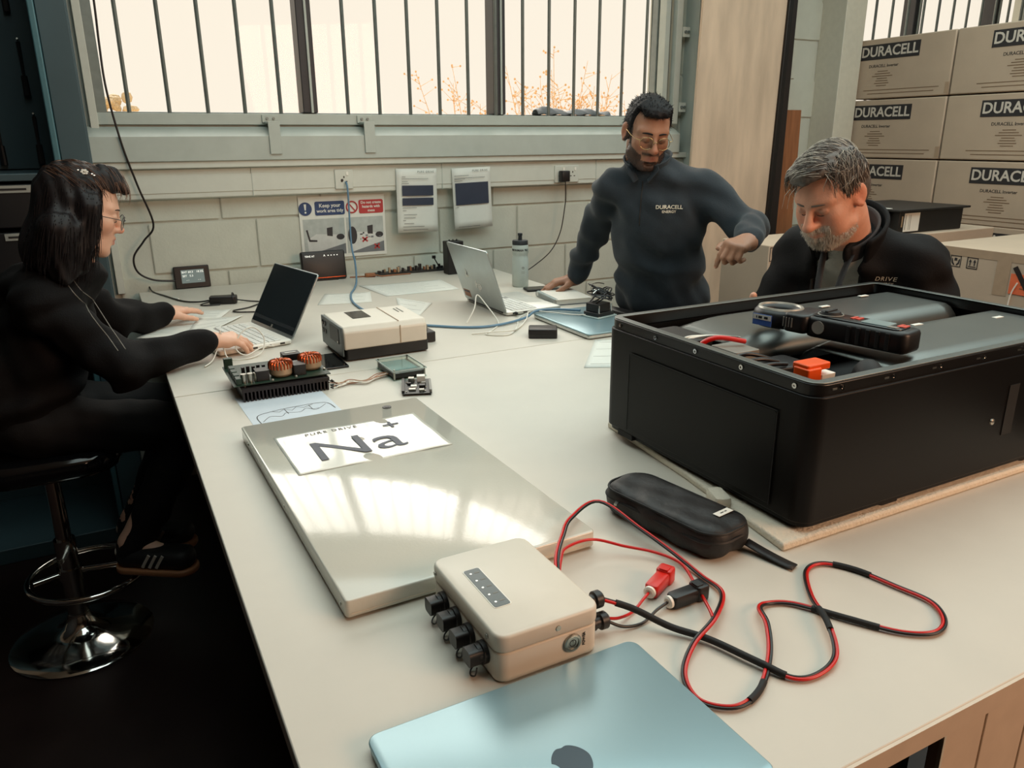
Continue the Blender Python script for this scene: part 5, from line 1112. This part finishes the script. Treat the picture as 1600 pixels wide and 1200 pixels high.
def torso(S, hip, chest, neck, shl, shr, fr, w_hip, w_chest, d_chest, k=.05, belly=0.0, inf=0.0):
    hip, chest, neck, shl, shr = (np.array(p, float) for p in (hip, chest, neck, shl, shr)); R = frame(fr)
    S.ell(hip, (w_hip * .70 + inf, w_hip + inf, .13), R, k); S.ell((hip + chest) / 2 + R[:, 0] * belly, (d_chest * .95 + belly * .6 + inf, (w_hip + w_chest) * .48 + inf, .19), R, k)
    S.ell(chest, (d_chest + inf, w_chest + inf, .19 + inf), R, k); S.cone(shl, shr, .056 + inf * 1.4, .056 + inf * 1.4, k); S.cone(chest + np.array([0, 0, .10]), neck, .075 + inf * 1.6, .058 + inf * .8, k)
    for q in (shl, shr): S.cone(neck - np.array([0, 0, .035]), q, .050 + inf * 1.4, .050 + inf * 1.4, k)
def limb(S, a, b, c, r1, r2, r3, k=.03): S.cone(a, b, r1, r2, k); S.cone(b, c, r2, r3, k)
def collar(name, m, par, c, R, r, h, a0, a1, flare, th, tilt=0.0, dip=0.0, drop=0.0):
    """stand-up collar: a curved band round the neck, angle 0 = front"""
    c = np.array(c, float)
    def fn(u, v):
        a = RAD(a0 + (a1 - a0) * u); rr = r + flare * v; fz = math.cos(a)
        p = np.array([rr * math.cos(a) * 1.05, rr * math.sin(a), h * v * (1 - dip * max(0, fz)) - drop * max(0, fz) - tilt * fz]); q = c + R @ p; return tuple(q)
    return MB().sheet(fn, 40, 6).build(name, m, par, solid=th, smooth=70, fix=False)

from mathutils.bvhtree import BVHTree
def bvh(me): return BVHTree.FromPolygons([v.co.copy() for v in me.vertices], [tuple(q.vertices) for q in me.polygons])
def decal(o, tree, n, back=.15, lift=.0012):
    """lay a flat lettering mesh on a curved surface, looking along -n"""
    n = Vector(n).normalized()
    for v in o.data.vertices:
        hit = tree.ray_cast(v.co + n * back, -n)
        if hit[0] is not None: v.co = hit[0] + n * lift
    return o

# soft body of the zip pouch
S = Sdf((-.075, -.155, -.002), (.075, .155, .066), (), .0032, .0032)
for x in (-.016, .016): S.cone((x, -.090, .027), (x, .090, .027), .0385, .0385, .01)
S.slab((0, 0, .080), np.eye(3), (.1, .2, .0275), .010); S.slab((0, 0, -.02), np.eye(3), (.1, .2, .0205), .006)
S.warp(lambda x, y, z: .0016 * np.sin(y * 60 + x * 45 + 1) * np.sin(x * 80 - y * 25) + .0012 * np.sin(y * 95 - x * 60)); pm_, _ = S.mesh('body'); relax(put('body', pm_, 'fabric_black', POUCH), 2, .5)
# ---------------------------------------------------------------- standing man
def stand_man():
    F = nrm((-.31, -.88, -.32)); R = rot_roll(frame(F), RAD(-4)); H = Head((1.757, 2.318, 1.546), R, .94)
    shR, elR, wrR = (1.718, 2.452, 1.352), (1.748, 2.632, 1.165), (1.742, 2.752, .962)
    shL, elL, wrL = (1.940, 2.230, 1.346), (1.985, 2.015, 1.235), (1.845, 1.868, 1.208)
    hip, chest, neck = (1.905, 2.375, .95), (1.835, 2.335, 1.235), (1.790, 2.350, 1.420); tf = (-.72, -.68, -.05)
    kn = [(1.95, 2.36, .50), (1.99, 2.55, .50)]; an = [(1.98, 2.40, .09), (2.03, 2.60, .09)]
    S = Sdf((1.55, 1.70, -.02), (2.22, 2.98, 1.72), [((1.61, 2.17, 1.40), (1.90, 2.46, 1.71)), ((1.60, 2.70, .89), (1.79, 2.97, 1.0)), ((1.67, 1.74, 1.08), (1.87, 1.92, 1.27))], .016, .0034)
    torso(S, hip, chest, neck, shL, shR, tf, .13, .155, .10, inf=-.020); S.cone(neck, H.w((-.03, 0, -.05)), .055, .056, .02); S.cone(H.w((-.02, 0, -.10)), np.array(neck) + [0, 0, -.03], .052, .06, .02)
    limb(S, shR, elR, wrR, .045, .036, .026); limb(S, shL, elL, wrL, .045, .036, .026)
    for s_, k_, a_ in ((-1, kn[0], an[0]), (1, kn[1], an[1])):
        h = np.array(hip) + np.array([s_ * -.05, s_ * .06, -.12]); limb(S, h, k_, a_, .06, .05, .036); S.cone(a_, np.array(a_) + [-.06, -.13, -.06], .035, .028, .02)
    head_shape(S, H, True, .98, 1.05)
    t1 = hand(S, wrR, (-.90, .30, -.20), (.0, .0, 1), 1, [(.35, .25, .15), (.30, .25, .15), (.32, .28, .18), (.35, .30, .2)], .8, 1.0)
    t2 = hand(S, wrL, (-.93, -.22, -.12), (.10, -.25, .95), -1, [(1.15, .35, .15), (1.0, 1.3, .8), (1.05, 1.35, .8), (1.1, 1.3, .8)], .2, 1.02)
    me, P = S.mesh('person')
    def bs(x, y, z):
        side = np.clip((.045 - x) / -.02 + 1, 0, 1); low = 1 / (1 + np.exp((z + .052 + .42 * np.abs(y) * (y * 0 + 1) - .32 * np.clip(np.abs(y) - .03, 0, 1) * 3.2) / .006))
        mou = np.exp(-(((z + .052) / .006) ** 2)) * (np.abs(y) < .034); chin = (z < -.078) * 1.0; jaw = (z < (-.058 + .75 * np.clip(np.abs(y) - .042, 0, .04))) * (np.abs(y) > .034) * 1.0
        burn = ((x < .035) & (x > .0) & (z < .03) & (z > -.08) & (np.abs(y) > .05)) * 1.0
        return np.clip((mou + chin + jaw + burn), 0, 1) * (x > -.005) * (z > -.135) * .85
    paint(me, skin_cols(P, H, (168, 120, 94), (150, 92, 82), (34, 27, 25), bs))
    p = put('person', me, 'skin_a'); relax(p, 2, .4); tag(p, 'man in dark quarter-zip sweater standing and pointing down at the battery case', 'person')
    brow(p, H, 'hair_black', .0046, .0225, .004, .0025); specs(p, H, 'gold_wire', .0010, .026, .022, -.006); stubble('beard', 'beard_dark', p, me, H, bs, 1500, .006, .00045, 1)
    for q, n in t1 + t2[:1]: MB().ell((0, 0, 0), (.0055, .0045, .0012), 8, 5, M=Matrix.Translation(Vector(q + n * .0062))).build('fingernail', 'nail', p)
    # short black hair
    h = Sdf(H.c - .17, H.c + .17, (), .0042, .0042); e = lambda c, r, k=.02, op='+': h.ell(H.w(c), [x * H.s for x in r], H.R, k, op)
    e((-.014, 0, .042), (.108, .0835, .094)); e((.038, .0, .088), (.056, .066, .034), .03); e((-.05, 0, .0), (.068, .077, .07), .02)
    h.slab(H.w((.100, 0, -.075)), H.R, (.062, .2, .145), .012); h.slab(H.w((.0, 0, -.135)), H.R, (.2, .2, .085), .01)
    for q in (-1, 1): e((-.002, q * .095, -.008), (.030, .026, .040), .006, '-'); h.slab(H.w((.085, q * .085, .02)), H.R, (.047, .03, .07), .015)
    h.warp(lambda x, y, z: .0015 * np.sin(x * 190 + 3 * np.sin(z * 90)) * np.sin(y * 170 + z * 120)); hm, hp_ = h.mesh('hair'); ho = put('hair', hm, 'hair_black', p)
    q = H.loc(hp_); rg = np.random.RandomState(3); ids = rg.choice(np.nonzero(q[:, 2] > -.02)[0], 900); pa = []
    N = np.empty(len(hm.vertices) * 3); hm.vertices.foreach_get('normal', N); N = N.reshape(-1, 3); cw = H.R @ np.array((.75, -.35, .1))
    for i in ids: L = rg.uniform(.008, .016); d = nrm(N[i] * .22 + cw * .7 + rg.normal(0, .22, 3)); pa.append([hp_[i] - N[i] * .002, hp_[i] + d * L * .5, hp_[i] + nrm(d + cw * .4) * L])
    strands('hair_tufts', 'hair_black', p, pa, .0011, .0003)
    # sweater
    S = Sdf((1.56, 1.78, .84), (2.20, 2.86, 1.50), (), .0085, .0085); torso(S, hip, chest, neck, shL, shR, tf, .178, .165, .122, inf=.004)
    S.cone(shR, elR, .064, .054, .03); S.cone(elR, np.array(elR) * .12 + np.array(wrR) * .88, .058, .045, .03); S.cone(shL, elL, .066, .057, .03); S.cone(elL, np.array(elL) * .12 + np.array(wrL) * .88, .061, .049, .03)
    S.slab((1.9, 2.35, .78), np.eye(3), (.6, .25, .05), .012); S.cone(np.array(neck) + [-.005, -.01, .045], H.w((-.02, 0, -.06)), .058, .064, .012, '-')
    S.warp(folds(4, .0052, 36)); sm, _ = S.mesh('sweater'); so = relax(put('sweater', sm, 'sweater_navy', p), 2, .5); tree = bvh(sm)
    Rt = frame((-.76, -.65, 0)); cc = np.array(neck) + [-.008, -.008, -.004]
    collar('collar', 'sweater_navy', so, cc, Rt, .064, .052, 30, 330, .022, .005, .026, .25); 
    for sg in (-1, 1):
        a = cc + Rt @ np.array((.062, sg * .016, -.030)); b = cc + Rt @ np.array((.056, sg * .044, .040)); c_ = cc + Rt @ np.array((.078, sg * .060, .004)); d_ = cc + Rt @ np.array((.092, sg * .026, -.040))
        MB().add([tuple(a), tuple(b), tuple(c_), tuple(d_)], [(0, 1, 2, 3)]).build('collar_flap', 'sweater_navy', so, solid=.005, bevel=.002)
    zp = []
    for t in (0, .15, .3, .45, .6, .75, .9):
        o_ = cc + Rt @ np.array((.3, .0, -.035 - .17 * t)); hit = tree.ray_cast(Vector(o_), Vector(-Rt[:, 0]))
        if hit[0] is not None: zp.append(tuple(hit[0]))
    MB().tube(cat_rom(zp, 4), .0028, 6).build('zip', 'zip_black', so)
    ch = np.array(chest) + Rt @ np.array((.133, .062, .058)); Mt = Matrix(((Rt[0, 1], 0, Rt[0, 0], ch[0]), (Rt[1, 1], 0, Rt[1, 0], ch[1]), (0, 1, 0, ch[2]), (0, 0, 0, 1)))
    decal(text('lettering', 'DURACELL', .0185, 'embroidery', so, Mt, bold=.02, ex=0), tree, Rt[:, 0]); decal(text('lettering', 'ENERGY', .0125, 'embroidery', so, Mt @ T(0, -.016, 0), bold=.02, ex=0), tree, Rt[:, 0])
    S = Sdf((1.70, 2.10, .03), (2.22, 2.78, 1.02), (), .012, .012); S.ell(np.array(hip) + [0, 0, -.07], (.105, .15, .09), frame((-.72, -.68, 0)), .03)
    for s_, k_, a_ in ((-1, kn[0], an[0]), (1, kn[1], an[1])): limb(S, np.array(hip) + np.array([s_ * .05 * -1, s_ * .06, -.13]), k_, a_, .088, .075, .06)
    jm, _ = S.mesh('jeans'); put('jeans', jm, 'jeans', p)
    for a_ in an: MB(T(a_[0] - .03, a_[1] - .05, 0) @ RZ(RAD(-112))).rbox((.03, 0, .04), (.29, .11, .08), .05, edge=.02).build('shoe', 'shoe_black', p)
stand_man()
def flow(H, P, N, ids, comb, L, steps, lift, rg, rad=(.108, .0835, .094), cen=(-.014, 0, .042), jit=.15):
    out = []; cen = np.array(cen); rad = np.array(rad)
    for i in ids:
        q = H.loc(P[i][None])[0]; path = [H.w(q)]; ln = L * rg.uniform(.6, 1.2); j = rg.normal(0, jit, 3)
        for k in range(steps):
            n = nrm((q - cen) / rad ** 2); d = np.array(comb(q)) + j; d = d - n * (d @ n); d = nrm(d); q = q + d * ln / steps + n * lift * (1 - k / steps) - n * lift * .6 * (k / steps); path.append(H.w(q))
        out.append(path)
    return out
def normals(me):
    N = np.empty(len(me.vertices) * 3); me.vertices.foreach_get('normal', N); return N.reshape(-1, 3)
# ---------------------------------------------------------------- seated older man
def old_man():
    F = nrm((-.88, -.12, -.50)); H = Head((1.700, 1.450, 1.383), rot_roll(frame(F), RAD(2)), .93)
    shL, shR = (1.950, 1.345, 1.190), (1.840, 1.640, 1.195); elL, wrL = (1.975, 1.250, .955), (1.845, 1.40, .86); elR, wrR = (1.785, 1.700, .965), (1.550, 1.565, 1.040)
    hip, chest, neck = (2.14, 1.60, .76), (1.935, 1.515, 1.075), (1.815, 1.475, 1.258); tf = (-.90, -.42, -.15)
    kn = [(1.86, 1.36, .66), (1.80, 1.62, .66)]; an = [(1.92, 1.38, .30), (1.88, 1.62, .30)]
    S = Sdf((1.40, 1.05, .16), (2.40, 1.95, 1.56), [((1.55, 1.31, 1.23), (1.82, 1.58, 1.55)), ((1.42, 1.40, 1.02), (1.58, 1.58, 1.16))], .016, .0034)
    torso(S, hip, chest, neck, shL, shR, tf, .14, .155, .11, inf=-.022); S.cone(neck, H.w((-.03, 0, -.05)), .060, .060, .02); S.cone(H.w((-.03, 0, -.095)), neck, .058, .06, .02)
    limb(S, shR, elR, wrR, .045, .036, .027); limb(S, shL, elL, wrL, .045, .036, .027)
    for k_, a_, s_ in ((kn[0], an[0], -.09), (kn[1], an[1], .09)): h = np.array(hip) + [-.02, s_, -.04]; limb(S, h, k_, a_, .08, .058, .04); S.cone(a_, np.array(a_) + [-.15, -.03, -.06], .036, .028, .02)
    head_shape(S, H, True, 1.05, 1.22, .007)
    for q in (-1, 1): S.ell(H.w((.062, q * .048, -.055)), (.02, .018, .026), H.R, .02); S.cone(H.w((.102, q * .020, -.040)), H.w((.088, q * .036, -.066)), .0022, .0022, .006, '-')
    hand(S, wrR, (-.55, -.62, .10), (-.3, .35, .85), -1, [(.7, .8, .5), (.8, .9, .5), (.85, .9, .5), (.9, .9, .5)], .9, 1.02)
    S.cone((1.512, 1.515, 1.075), (1.504, 1.492, 1.128), .011, .0095, .006)
    me, P = S.mesh('person')
    def bs(x, y, z):
        mou = np.exp(-(((z + .050) / .0085) ** 2)) * (np.abs(y) < .040) * (x > .07); chin = (z < -.072) * (np.abs(y) < .05) * 1.0; gt = np.exp(-(((np.abs(y) - .036) / .010) ** 2)) * (z < -.042)
        jaw = (z < -.082 + .25 * np.clip(np.abs(y) - .04, 0, .05)) * .5
        return np.clip(mou + chin + gt + jaw, 0, 1) * (x > .015) * (z > -.128)
    paint(me, skin_cols(P, H, (218, 158, 130), (176, 112, 98), (190, 174, 158), lambda x, y, z: bs(x, y, z) * .75))
    p = put('person', me, 'skin_b'); relax(p, 2, .4); tag(p, 'grey-haired bearded man in black jacket seated behind the battery case', 'person')
    brow(p, H, 'brow_grey', .0040, .0235, .002, .0025); stubble('beard', 'beard_white', p, me, H, bs, 2600, .0085, .0006, 2, (.35, 0, -1))
    h = Sdf(H.c - .18, H.c + .18, (), .0042, .0042); e = lambda c, r, k=.02, op='+': h.ell(H.w(c), [x * H.s for x in r], H.R, k, op)
    e((-.016, 0, .044), (.109, .084, .095)); e((.03, -.01, .094), (.064, .062, .034), .03); e((-.055, 0, .0), (.066, .080, .085), .02)
    h.slab(H.w((.112, 0, -.08)), H.R, (.060, .2, .148), .012); h.slab(H.w((.0, 0, -.155)), H.R, (.2, .2, .085), .01)
    for q in (-1, 1): e((.0, q * .097, -.010), (.032, .028, .042), .006, '-'); h.slab(H.w((.085, q * .085, -.01)), H.R, (.043, .03, .075), .015)
    h.slab(H.w((.095, .050, .055)), H.R, (.040, .030, .030), .02)
    h.warp(lambda x, y, z: .002 * np.sin(x * 120 + 3 * np.sin(z * 60)) * np.sin(y * 130 + z * 90)); hm, hp_ = h.mesh('hair'); ho = put('hair', hm, 'hair_grey', p)
    q = H.loc(hp_); N = normals(hm); rg = np.random.RandomState(5); part = .045
    def comb(v): return (.30, -.85 if v[1] < part else .5, -.30 if v[2] < .08 else .0) if v[2] > .05 else (-.1, 0, -1)
    top = np.nonzero((q[:, 2] > .045) & (q[:, 0] < .075))[0]; side = np.nonzero((q[:, 2] > -.05) & (q[:, 2] <= .06))[0]
    pa = flow(H, hp_, N, rg.choice(top, 620), comb, .060, 6, .0020, rg, (.112, .087, .098), (-.018, 0, .046), .11); strands('hair_locks', 'hair_grey', p, pa, .0014, .0004)
    pa = flow(H, hp_, N, rg.choice(top, 330), comb, .062, 6, .0028, rg, (.112, .087, .098), (-.018, 0, .046), .16); strands('silver_locks', 'hair_light', p, pa, .0010, .0003)
    pa = flow(H, hp_, N, rg.choice(side, 420), comb, .035, 4, .001, rg, (.112, .087, .098), (-.018, 0, .046), .15); strands('side_hair', 'hair_grey', p, pa, .0012, .0004)
    fr = [[H.w((.075 + .01 * k_, -.02 - .012 * k_, .075)), H.w((.098 + .004 * k_, -.03 - .014 * k_, .062)), H.w((.108, -.036 - .016 * k_, .040)), H.w((.112, -.040 - .018 * k_, .022))] for k_ in range(3)]; strands('fringe', 'hair_light', p, fr, .0012, .0004)
    # grey sweater under the open jacket
    Rt = frame((-.90, -.42, 0)); S = Sdf((1.55, 1.18, .70), (2.36, 1.86, 1.36), (), .0085, .0085)
    torso(S, hip, chest, neck, shL, shR, tf, .155, .160, .122, inf=-.008); S.cone(np.array(neck) + [0, 0, .06], H.w((-.02, 0, -.06)), .054, .06, .012, '-'); S.warp(folds(8, .002, 40)); sm, _ = S.mesh('sweater'); sw = relax(put('sweater', sm, 'sweater_grey', p), 2, .5)
    S = Sdf((1.50, 1.10, .68), (2.40, 1.92, 1.36), (), .0085, .0085); torso(S, hip, chest, neck, shL, shR, tf, .175, .180, .135, inf=.010)
    S.cone(shL, elL, .076, .068, .03); S.cone(elL, wrL, .066, .052, .03); S.cone(shR, elR, .076, .066, .03); S.cone(elR, np.array(elR) * .15 + np.array(wrR) * .85, .066, .050, .03)
    Ro = frame((-.90, -.42, -.15)); oc = np.array(chest) + Rt @ np.array((.145, -.030, .03)); S.slab(oc + np.array([0, 0, -.10]), frame((-.90, -.42, .28)), (.105, .066, .20), .02); S.slab(oc + np.array([0, 0, .10]), frame((-.90, -.42, 0)), (.10, .036, .09), .02)
    S.cone(np.array(neck) + [-.01, -.005, .060], H.w((-.02, 0, -.05)), .062, .075, .012, '-'); S.warp(folds(11, .0055, 32)); jm, _ = S.mesh('jacket'); jk = relax(put('jacket', jm, 'jacket_black', p), 2, .5); tree = bvh(jm)
    nk = np.array(neck) + [.004, .004, -.012]; Rc = frame((-.90, -.42, -.30))
    collar('jacket_collar', 'jacket_black', jk, nk + [.004, .002, -.01], Rc, .086, .070, 48, 312, .016, .010, .030, .0); collar('sweater_collar', 'collar_dark', sw, nk + [0, 0, .0], Rc, .070, .056, 24, 336, .012, .007, .026, .2)
    for sg in (-1, 1):
        pts = [nk + Rc @ np.array((.070, sg * .036, .000)), nk + Rt @ np.array((.105, sg * .030, -.06)), nk + Rt @ np.array((.142, sg * .022, -.14)), nk + Rt @ np.array((.160, sg * .010, -.25)), nk + Rt @ np.array((.158, sg * .004, -.32))]
        MB().tube(cat_rom([tuple(x) for x in pts], 6), .0085, 8, flat=.25).build('lanyard', 'lanyard', p, smooth=70)
        pts = [oc + Rt @ np.array((-.016, sg * (.064 + .0 * k_), .06 - .06 * k_)) for k_ in range(4)]; MB().tube(cat_rom([tuple(x) for x in pts], 5), .004, 6).build('front_edge', 'zip_black', jk)
    ch = np.array(chest) + Rt @ np.array((.128, .092, .086)); a_ = nrm(Rt[:, 0] * .80 + Rt[:, 1] * .6); b_ = np.array([-a_[1], a_[0], 0]); ch = ch + a_ * .016
    Mt = Matrix(((b_[0], 0, a_[0], ch[0]), (b_[1], 0, a_[1], ch[1]), (0, 1, 0, ch[2]), (0, 0, 0, 1))); decal(text('lettering', 'DRIVE', .017, 'embroidery', jk, Mt, ex=0, space=1.15), tree, a_); decal(text('lettering', 'ENERGY', .009, 'embroidery', jk, Mt @ T(.004, -.014, 0), ex=0), tree, a_)
    S = Sdf((1.68, 1.20, .16), (2.36, 1.88, .86), (), .012, .012); S.ell(np.array(hip) + [0, 0, -.01], (.16, .175, .10), None, .04)
    for k_, a_, s_ in ((kn[0], an[0], -.09), (kn[1], an[1], .09)): limb(S, np.array(hip) + [-.02, s_, -.04], k_, a_, .095, .075, .06)
    tm, _ = S.mesh('trousers'); put('trousers', tm, 'trousers_black', p)
    for a_ in an: MB(T(a_[0] - .06, a_[1], a_[2] - .075)).rbox((0, 0, .03), (.27, .10, .075), .045, edge=.02).build('shoe', 'shoe_black', p)
    st = copy_tree(bpy.data.objects['bar_stool']); st.location = (2.16, 1.60, 0); st['label'] = 'bar stool under the seated older man behind the battery case'
old_man()
# ---------------------------------------------------------------- woman at the left
def woman():
    F = nrm((.94, .03, -.30)); H = Head((-.042, 2.420, 1.352), frame(F), .92)
    shR, elR, wrR = (-.165, 2.350, 1.115), (.002, 2.285, .940), (.228, 2.396, .960); shL, elL, wrL = (-.145, 2.665, 1.115), (-.005, 2.790, .965), (.150, 2.925, .952)
    hip, chest, neck = (-.262, 2.530, .775), (-.185, 2.508, 1.015), (-.085, 2.450, 1.195); tf = (.96, .02, -.25)
    kn = [(.155, 2.420, .700), (.165, 2.640, .700)]; an = [(-.065, 2.435, .345), (-.055, 2.600, .345)]
    S = Sdf((-.50, 2.12, .20), (.48, 3.10, 1.50), [((-.13, 2.29, 1.20), (.13, 2.53, 1.49)), ((.20, 2.33, .90), (.43, 2.52, 1.0)), ((.14, 2.88, .90), (.33, 3.08, .99))], .016, .0032)
    torso(S, hip, chest, neck, shL, shR, tf, .13, .135, .095, inf=-.020); S.cone(neck, H.w((-.03, 0, -.05)), .048, .048, .02); S.cone(H.w((-.03, 0, -.095)), neck, .047, .05, .02)
    limb(S, shR, elR, wrR, .040, .032, .023); limb(S, shL, elL, wrL, .040, .032, .023)
    for k_, a_, s_ in ((kn[0], an[0], -.085), (kn[1], an[1], .085)): h = np.array(hip) + [.02, s_, -.03]; limb(S, h, k_, a_, .075, .05, .034); S.cone(a_, np.array(a_) + [.12, -.06, -.05], .030, .024, .02)
    head_shape(S, H, False, .96, .80, 0, -.007)
    t1 = hand(S, wrR, (.93, .22, -.10), (.10, -.25, .95), 1, [(.45, .35, .2), (.40, .35, .2), (.42, .38, .2), (.45, .4, .2)], .5, .92)
    t2 = hand(S, wrL, (.72, .66, -.10), (.1, -.1, .98), -1, [(.10, .15, .1), (.08, .12, .1), (.10, .15, .1), (.12, .2, .1)], .9, .92, .05)
    me, P = S.mesh('person'); paint(me, skin_cols(P, H, (226, 178, 152), (190, 112, 104)))
    p = put('person', me, 'skin_c'); relax(p, 2, .4); tag(p, 'woman with shoulder length black hair in black top typing on the white laptop', 'person')
    brow(p, H, 'hair_brown', .0026, .0245, .004, .001); specs(p, H, 'dark_wire', .0010, .023, .021, -.008)
    for q, n in t1[:4] + t2[:4]: MB().ell((0, 0, 0), (.005, .004, .0012), 8, 5, M=Matrix.Translation(Vector(q + n * .0056))).build('fingernail', 'nail', p)
    h = Sdf(H.c - [.22, .2, .26], H.c + [.2, .2, .17], (), .0044, .0044); e = lambda c, r, k=.02, op='+': h.ell(H.w(c), [x * H.s for x in r], H.R, k, op)
    e((-.018, 0, .042), (.110, .086, .096)); e((-.036, 0, -.060), (.092, .092, .135), .04); e((-.045, 0, -.135), (.090, .108, .085), .04)
    for q in (-1, 1): h.cone(H.w((.020, q * .085, .02)), H.w((.028, q * .082, -.15)), .030, .022, .03); h.cone(H.w((-.05, q * .10, -.06)), H.w((-.02, q * .105, -.185)), .045, .026, .03)
    h.cone(H.w((.05, -.01, .112)), H.w((.106, -.020, .086)), .026, .010, .03); h.cone(H.w((.05, .01, .112)), H.w((.100, .03, .080)), .026, .012, .03)
    h.slab(H.w((.130, 0, -.10)), H.R, (.081, .085, .158), .014); e((.045, 0, -.06), (.05, .058, .09), .01, '-'); h.slab(H.w((.135, 0, -.1)), H.R, (.075, .16, .140), .012)
    h.warp(lambda x, y, z: .0016 * np.sin(y * 210 + 2 * np.sin(z * 22)) + .0016 * np.sin(x * 180 + 2 * np.sin(z * 26))); hm, hp_ = h.mesh('hair'); relax(put('hair', hm, 'hair_brown', p), 1, .5)
    q = H.loc(hp_); N = normals(hm); rg = np.random.RandomState(9); side = np.nonzero((np.abs(q[:, 1]) > .05) & (q[:, 2] > -.12) & (q[:, 2] < .09))[0]; top = np.nonzero(q[:, 2] > .085)[0]; pa = []
    for i in rg.choice(side, 800):
        L = rg.uniform(.04, .10); d0 = H.R @ np.array((.10 + rg.normal(0, .06), 0, -1)); pts = [hp_[i] + N[i] * .0012]
        for k_ in range(4): pts.append(pts[-1] + d0 * L / 4 + N[i] * .0008 * (1 - k_ * .6))
        pa.append(pts)
    strands('hair_strands', 'hair_brown', p, pa, .0010, .0004)['kind'] = 'stuff'
    pa = flow(H, hp_, N, rg.choice(top, 260), lambda v: (.75, -.55 if v[1] < 0 else .6, -.2), .055, 6, .0012, rg, (.112, .09, .098), (-.02, 0, .042), .12); strands('crown_strands', 'hair_sunlit', p, pa, .0009, .0003)
    fc = H.w((-.012, -.072, .108)); fn_ = nrm(H.R @ np.array((-.05, -.72, .66))); Mf = (Vector(fn_).to_track_quat('Z', 'Y').to_matrix().to_4x4()); Mf.translation = Vector(fc + fn_ * .004)
    b = MB(Mf)
    for k_ in range(6): a = PI * k_ / 3; b.ell((.0062 * math.cos(a), .0062 * math.sin(a), .002), (.004, .003, .0016), 8, 5)
    b.ell((0, 0, .003), (.003, .003, .003), 8, 5); b.build('hair_clip', 'stripe_white', p)
    for dx, dy in ((-.014, .006), (.015, -.008), (.019, -.013)): MB(Mf).ell((dx, dy, .002), (.004, .0025, .002), 8, 5).build('clip_gem', 'chrome', p)
    # black fleece
    S = Sdf((-.48, 2.15, .70), (.30, 2.98, 1.26), (), .0085, .0085); torso(S, hip, chest, neck, shL, shR, tf, .155, .158, .118, inf=.004); S.ell((-.31, 2.52, .86), (.11, .15, .14), None, .06)
    S.cone(shR, elR, .072, .060, .03); S.cone(elR, np.array(elR) * .08 + np.array(wrR) * .92, .058, .043, .03); S.cone(shL, elL, .072, .060, .03); S.cone(elL, np.array(elL) * .08 + np.array(wrL) * .92, .056, .043, .03)
    S.ell((-.17, 2.47, 1.165), (.085, .12, .055), None, .03); S.cone(np.array(neck) + [.01, 0, .045], H.w((-.02, 0, -.06)), .050, .06, .012, '-'); S.warp(folds(21, .0055, 38)); sm, _ = S.mesh('fleece'); fl = relax(put('fleece', sm, 'fleece_black', p), 2, .5)
    tree = bvh(sm)
    for sh_ in (0, .018):
        pts = []
        for x, z in [(-.105 + .095 * k_ / 16, 1.175 - .175 * k_ / 16) for k_ in range(17)]:
            hit = tree.ray_cast(Vector((x + sh_, 1.9, z)), Vector((0, 1, 0)))
            if hit[0] is not None and hit[0].y < 2.42: pts.append(tuple(hit[0] + Vector((0, -.0005, 0))))
        if len(pts) > 2: MB().tube(pts, .0011, 6).build('piping', 'meter_grey', fl)
    S = Sdf((-.46, 2.28, .22), (.28, 2.78, .90), (), .010, .010); S.ell(np.array(hip) + [0, 0, -.01], (.155, .165, .095), None, .04)
    for k_, a_, s_ in ((kn[0], an[0], -.085), (kn[1], an[1], .085)): limb(S, np.array(hip) + [.02, s_, -.02], k_, np.array(a_) + [.0, 0, -.035], .088, .068, .046)
    S.warp(folds(31, .002, 45)); tm, _ = S.mesh('trousers'); put('trousers', tm, 'trousers_black', p)
    for a_, g in zip(an, (-34, -30)):
        sh = put('shoe', MB(T(a_[0] + .02, a_[1] - .015, .262) @ RZ(RAD(g))).rbox((.055, 0, .043), (.245, .088, .060), .040, edge=.022, seg=6).ell((-.02, 0, .07), (.05, .038, .045), 14, 8).mesh('shoe', 60), 'shoe_black', p)
        MB(T(a_[0] + .02, a_[1] - .015, .258) @ RZ(RAD(g))).rbox((.055, 0, .010), (.258, .096, .020), .045, edge=.005, seg=6).build('sole', 'gum_sole', sh, smooth=60)
        for k_ in range(3):
            MB(T(a_[0] + .02, a_[1] - .015, .262) @ RZ(RAD(g)) @ T(.045 + .022 * k_, -.0425, .045) @ RY(RAD(32))).box((0, 0, 0), (.009, .004, .05)).build('stripe', 'stripe_white', sh)
        MB(T(a_[0] + .02, a_[1] - .015, .262) @ RZ(RAD(g)) @ T(-.066, 0, .055)).ell((0, 0, 0), (.006, .022, .02), 10, 6).build('heel_tab', 'stripe_white', sh)
woman()
